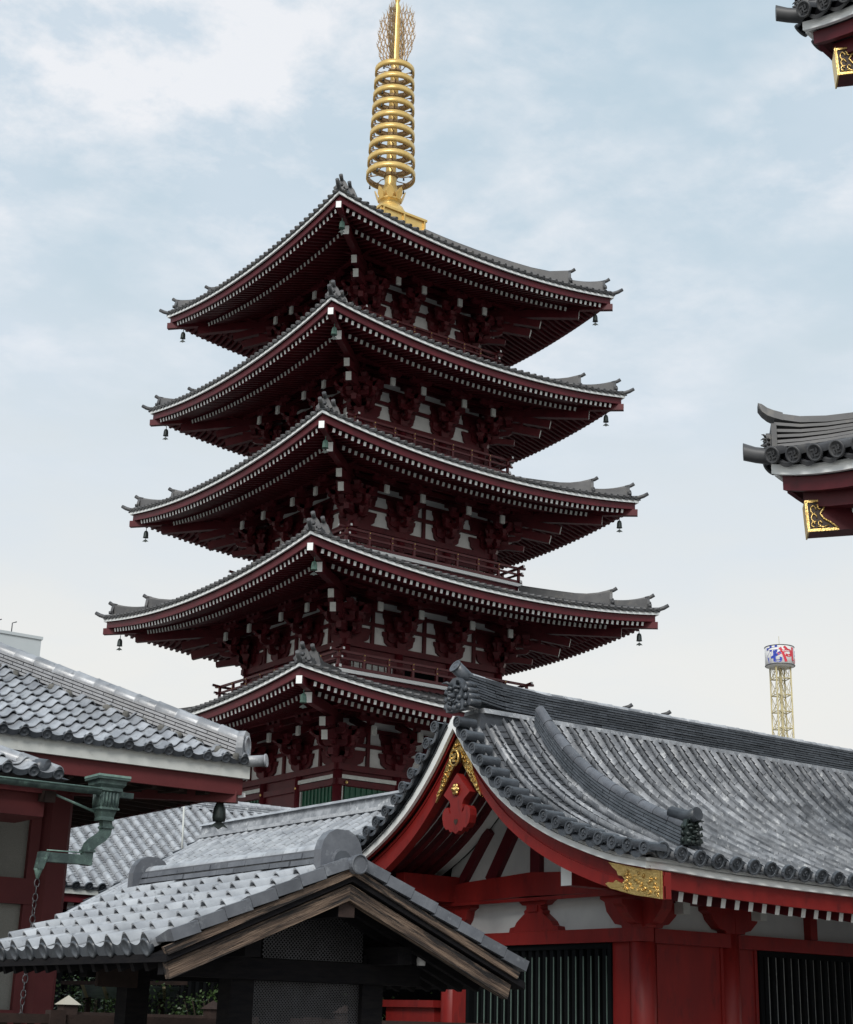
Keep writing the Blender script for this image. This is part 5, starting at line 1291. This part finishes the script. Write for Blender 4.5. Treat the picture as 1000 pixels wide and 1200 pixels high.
    mb.tube([at(.42, .19, .015), at(.33, .08, .015), at(.26, .02, .015), at(.33, -.05, .015), at(.45, -.10, .015), at(.52, -.14, .015), at(.60, -.19, .015)], .016, 5)
    mb.tube([at(.19, .14, .012), at(.30, .16, .012), at(.36, .12, .012)], .010, 5); mb.tube([at(.18, -.15, .012), at(.30, -.16, .012), at(.42, -.14, .012)], .010, 5)
    e = lambda u, v, o: a+sd*u+upv*v-d3*(o)
    mb.prism([(-.17, -.22), (.17, -.22), (.17, .22), (-.17, .22)], lambda u, v, d: e(u, v, d), .0, .02)
    mb.build('gold_fitting', 'gold', hr)
    mb = MB(); mb.prism([(.02, -.18), (.55, -.18), (.40, -.08), (.27, .02), (.42, .18), (.02, .18)], lambda u, v, d: at(u, v, d), .0, .006); mb.build('recess_plate', 'goldback', hr)
    # corner horn tile
    hd = -dg
    mb = MB(); p0 = Vector((XE+.1, yc-.1, zc+.24)); rows = []
    for p, w_, h_ in ((p0+dg*.3, .12, .10), (p0+hd*.15+Vector((0, 0, .0)), .11, .11), (p0+hd*.34+Vector((0, 0, .03)), .10, .11), (p0+hd*.50+Vector((0, 0, .08)), .10, .12)):
        rows.append([p+sd*w_*math.cos(q)+Vector((0, 0, 1))*h_*math.sin(q) for q in [2*math.pi*k/10 for k in range(11)]])
    mb.strip(rows); s_ = mb.pts(rows[-1][:10]); mb.quad([s_+k for k in range(10)]); mb.build('corner_tile', 'tile_p', roof)
    # hip ridge: courses rising and flicking up at the end
    R0 = .04; up = Vector((0, 0, 1)); pts = []
    for j in range(16):
        m = R0+j*.24; x, y = XE+m, yc-m; fl = .22*math.exp(-(m-R0)/.35)
        pts.append((Vector((x, y, ez(m)+.27+sl*m*(1+.03*m))), fl))
    for c_ in range(6):
        mb = MB(); ww = .19-.012*c_-(c_ % 2)*.012; fr = []
        for p, fl in pts:
            z = .03+c_*.052+fl*(c_/5)**1.5*.8; h_ = .045 if c_ < 5 else .09
            fr.append([p-sd*ww+up*z, p-sd*ww*.95+up*(z+h_), p+sd*ww*.95+up*(z+h_), p+sd*ww+up*z, p-sd*ww+up*z])
        mb.strip(fr, smooth=False); s_ = mb.pts(fr[0][:4]); mb.quad([s_+k for k in range(4)]); mb.build('ridge_course', 'tile_p', roof)
    p, fl = pts[0]; mb = MB(); q = p+up*(.03+5*.052+fl*.8); rows = []
    for dd, zz, w_, h_ in ((-.12, -.03, .13, .12), (.0, .01, .13, .12), (.08, .05, .12, .12), (.15, .11, .11, .12), (.20, .18, .10, .07)):
        c2 = q+hd*dd+up*zz; rows.append([c2-sd*w_, c2-sd*w_*.8+up*h_, c2+sd*w_*.8+up*h_, c2+sd*w_, c2-sd*w_])
    mb.strip(rows, smooth=False); s_ = mb.pts(rows[-1][:4]); mb.quad([s_+k for k in range(4)]); mb.build('ridge_horn_tile', 'tile_p', roof)
    p2 = pts[0][0]+hd*.0-up*0; mb = MB(); mb.hexa([p2+sd*u+hd*v+up*z for z in (-.02, .36) for u, v in ((-.22, -.02), (.22, -.02), (.22, .05), (-.22, .05))]); mb.build('ridge_end_plate', 'tile_p', roof)
    ogre(roof, p2+hd*.08+up*.0, hd, sd, .62, 'tile_p')
    return roof
gate_corner(8.655, 13.04, .42, False)
gate_corner(15.06, 12.10, .42, True)
mb = MB(); mb.box((18.6, -6, 0), (30, 9.2, 8.2)); mb.build('wall', 'plaster', gate)
mb = MB(); mb.box((18.9, -6, 9.4), (30, 8.2, 14.6)); mb.build('upper_wall', 'plaster', gate)
for x, y in ((18.6, 9.2), (18.6, 5.0), (22.5, 9.2)): column(x, y, .35, 0, 8.2, gate)
mb = MB(); mb.box((18.5, -6, 7.6), (18.62, 9.3, 8.3)); mb.build('beam', 'red', gate)

# ================================================================== AMUSEMENT TOWER
tw = thing('lattice_tower', 'slim cream lattice tower topped by a white drum with blue and red lettering', 'tower', (144, 125, 0))
TC = Vector((143.75, 125, 0)); rad = 1.32
for k in range(4):
    a = R(20+90*k); p = TC+Vector((math.cos(a)*rad, math.sin(a)*rad, 0)); mb = MB(); mb.tube([p, p+Vector((0, 0, 44.2))], .10, 6); mb.build('leg', 'steel', tw)
mb = MB(); mb.tube([TC, TC+Vector((0, 0, 44))], .17, 8); mb.build('central_column', 'steel', tw)
z = 20.0
while z < 43.5:
    mb = MB()
    for k in range(4):
        a0, a1 = R(20+90*k), R(110+90*k); p = TC+Vector((math.cos(a0)*rad, math.sin(a0)*rad, z)); q = TC+Vector((math.cos(a1)*rad, math.sin(a1)*rad, z)); up = Vector((0, 0, 2.05))
        mb.bar(p, q, .09, .09); mb.bar(p, TC+Vector((0, 0, z)), .08, .08); mb.bar(p, TC+Vector((0, 0, z+2.0)), .07, .07); mb.bar(p+up, (p+q)/2, .05, .05); mb.bar(q+up, (p+q)/2, .05, .05)
    mb.build('brace', 'steel', tw); z += 2.05
mb = MB(); mb.lathe(TC, [(1.3, 43.9), (1.78, 44.15), (1.78, 46.45), (1.6, 46.55), (.3, 46.7)], 32); drum = mb.build('drum', 'signwhite', tw)
mb = MB(); mb.tube([TC+Vector((0, 0, 46.8)), TC+Vector((0, 0, 47.9))], .03, 5); mb.build('antenna', 'steel', tw)
mb = MB()
for zz in (44.15, 46.45):
    mb.tube([TC+Vector((math.cos(t)*1.79, math.sin(t)*1.79, zz)) for t in [2*math.pi*k/32 for k in range(33)]], .05, 5)
mb.build('drum_rim', 'wire', tw)
def wrap_text(body, ang, size, mt):
    cu = bpy.data.curves.new('lettering', 'FONT'); cu.body = body; cu.size = size; cu.extrude = .02; cu.offset = .07; cu.align_x = 'CENTER'; cu.resolution_u = 3
    ob = bpy.data.objects.new('lettering', cu); COL.objects.link(ob)
    dg = bpy.context.evaluated_depsgraph_get(); me = bpy.data.meshes.new_from_object(ob.evaluated_get(dg)); bpy.data.objects.remove(ob)
    for v in me.vertices:
        t = R(ang)+v.co.x/1.8; r = 1.80+v.co.z; zz = 44.5+v.co.y
        off = wpos(drum); v.co = Vector((TC.x+math.cos(t)*r, TC.y+math.sin(t)*r, zz))-off
    me.materials.clear(); me.materials.append(M[mt]); o = bpy.data.objects.new('lettering', me); COL.objects.link(o); o.parent = drum
cam_az = math.degrees(math.atan2(-125, -143.75))
for q, (chv, c_) in enumerate((('花', 'signblue'), ('や', 'signred'), ('し', 'signred'), ('き', 'signblue'))):
    wrap_text(chv, cam_az-24+q*48, 2.15, c_)
for q, (chv, c_) in enumerate((('花', 'signblue'), ('や', 'signred'))): wrap_text(chv, cam_az-24+192+q*48, 2.15, c_)

# ================================================================== FAR BUILDING, GARDEN BITS
fb = thing('office_block', 'pale concrete roof top far behind the left hall with two thin aerials', 'building', (40, 122, 0))
mb = MB(); mb.box((10, 120, 0), (47.3, 140, 30.75)); mb.build('wall', 'concrete', fb)
mb = MB(); mb.box((9.9, 119.9, 30.75), (47.4, 140.1, 31.0)); mb.build('parapet', 'concrete', fb)
for x in (41.6, 42.9):
    mb = MB(); mb.tube([(x+2, 120.6, 31), (x+2, 120.6, 31.9), (x+2.35, 120.6, 32.05)], .05, 5); mb.build('aerial', 'wire', fb)
for i in range(8):
    mb = MB(); mb.box((12+i*4.4, 119.92, 25.5), (14.6+i*4.4, 119.97, 28)); mb.build('window', 'slat', fb)
# picket fence with capped posts
fn = thing('wooden_fence', 'dark brown timber fence with capped posts along the bottom left', 'fence', (7.2, 15, 0))
for x in (6.62, 8.25, 9.9):
    mb = MB(); mb.box((x-.075, 15.0, 0), (x+.075, 15.15, 1.665)); mb.build('fence_post', 'brownwood', fn)
    mb = MB(); q = mb.pts([(x-.10, 14.975, 1.665), (x+.10, 14.975, 1.665), (x+.10, 15.175, 1.665), (x-.10, 15.175, 1.665), (x, 15.075, 1.755)])
    mb.quad((q, q+1, q+2, q+3))
    for a_, b_ in ((0, 1), (1, 2), (2, 3), (3, 0)): mb.quad((q+a_, q+b_, q+4))
    mb.build('post_cap', 'stonecap' if x < 7 else 'brownwood', fn)
for z in (1.50, 1.1, .5):
    mb = MB(); mb.box((6.7, 15.04, z), (12.5, 15.11, z+.10)); mb.build('fence_rail', 'brownwood', fn)
f2 = thing('low_railing', 'dark slatted railing crossing the bottom left corner', 'railing', (5, 13, 0))
mb = MB(); mb.box((3.6, 13, 1.50), (9.2, 13.06, 1.575)); mb.build('top_rail', 'brownwood', f2)
for i in range(46):
    mb = MB(); x = 3.7+i*.12; mb.box((x, 13.01, .3), (x+.05, 13.05, 1.5)); mb.build('baluster', 'brownwood', f2)
for x in (5.62, 8.2):
    mb = MB(); mb.box((x-.07, 12.97, 0), (x+.07, 13.09, 1.61)); mb.build('rail_post', 'brownwood', f2)
# stall canopy behind
cn = thing('stall_canopy', 'small skylight canopy seen under the pavilion eaves', 'canopy', (11, 24.5, 0))
mb = MB(); mb.bar((10.4, 24, 2.03), (12.6, 24, 2.10), .08, .06); mb.build('canopy_edge', 'brownwood', cn)
for i in range(5):
    mb = MB(); mb.bar((10.75+i*.36, 24, 2.03), (11.4+i*.36, 25.2, 1.84), .05, .05); mb.build('canopy_bar', 'steel', cn)
mb = MB(); mb.strip([[Vector((10.75, 24, 2.02)), Vector((12.5, 24, 2.04))], [Vector((11.3, 25.2, 1.82)), Vector((13.0, 25.2, 1.84))]], smooth=False); mb.build('skylight_pane', 'glasspane', cn)
for x in (11.35, 12.7):
    mb = MB(); mb.box((x, 25.1, 0), (x+.08, 25.18, 1.85)); mb.build('leg', 'brownwood', cn)
# shrubs
def shrub(x, y, w, h, label, seed):
    t = thing('camellia_shrub', label, 'shrub', (x, y, 0), None); rr = random.Random(seed)
    mb = MB()
    for k in range(7):
        a = rr.random()*6.28; mb.tube([(x, y, 0), (x+math.cos(a)*w*.2, y+math.sin(a)*w*.2, h*.5), (x+math.cos(a)*w*.4, y+math.sin(a)*w*.4, h*.9)], [.03, .02, .008], 5)
    mb.build('stem', 'bark', t)
    mb = MB()
    cl = [(rr.gauss(0, .35)*w, rr.gauss(0, .3)*w, h*(.45+.5*rr.random())) for _ in range(46)]
    for c_ in cl:
        for _ in range(70):
            p = Vector((x+c_[0]+rr.gauss(0, .13)*w, y+c_[1]+rr.gauss(0, .13)*w, c_[2]+rr.gauss(0, .10)*h))
            if p.z < .1: continue
            d = Vector((rr.gauss(0, 1), rr.gauss(0, 1), rr.gauss(0, .6))).normalized(); s_ = d.cross(Vector((rr.gauss(0, 1), rr.gauss(0, 1), rr.gauss(0, 1)))).normalized()
            l_ = .055+.03*rr.random(); q = mb.pts([p, p+d*l_*.5+s_*l_*.28, p+d*l_, p+d*l_*.5-s_*l_*.28]); mb.quad((q, q+1, q+2, q+3))
    o = mb.build('foliage', 'leaf', t, kind='stuff')
shrub(12.9, 23.4, 1.5, 2.05, 'leafy green shrub behind the left part of the pavilion', 3)
shrub(14.6, 21.6, 1.3, 1.95, 'leafy green shrub behind the mesh of the pavilion', 8)
shrub(11.9, 25.8, 1.2, 2.0, 'darker leafy shrub beside the skylight canopy', 12)
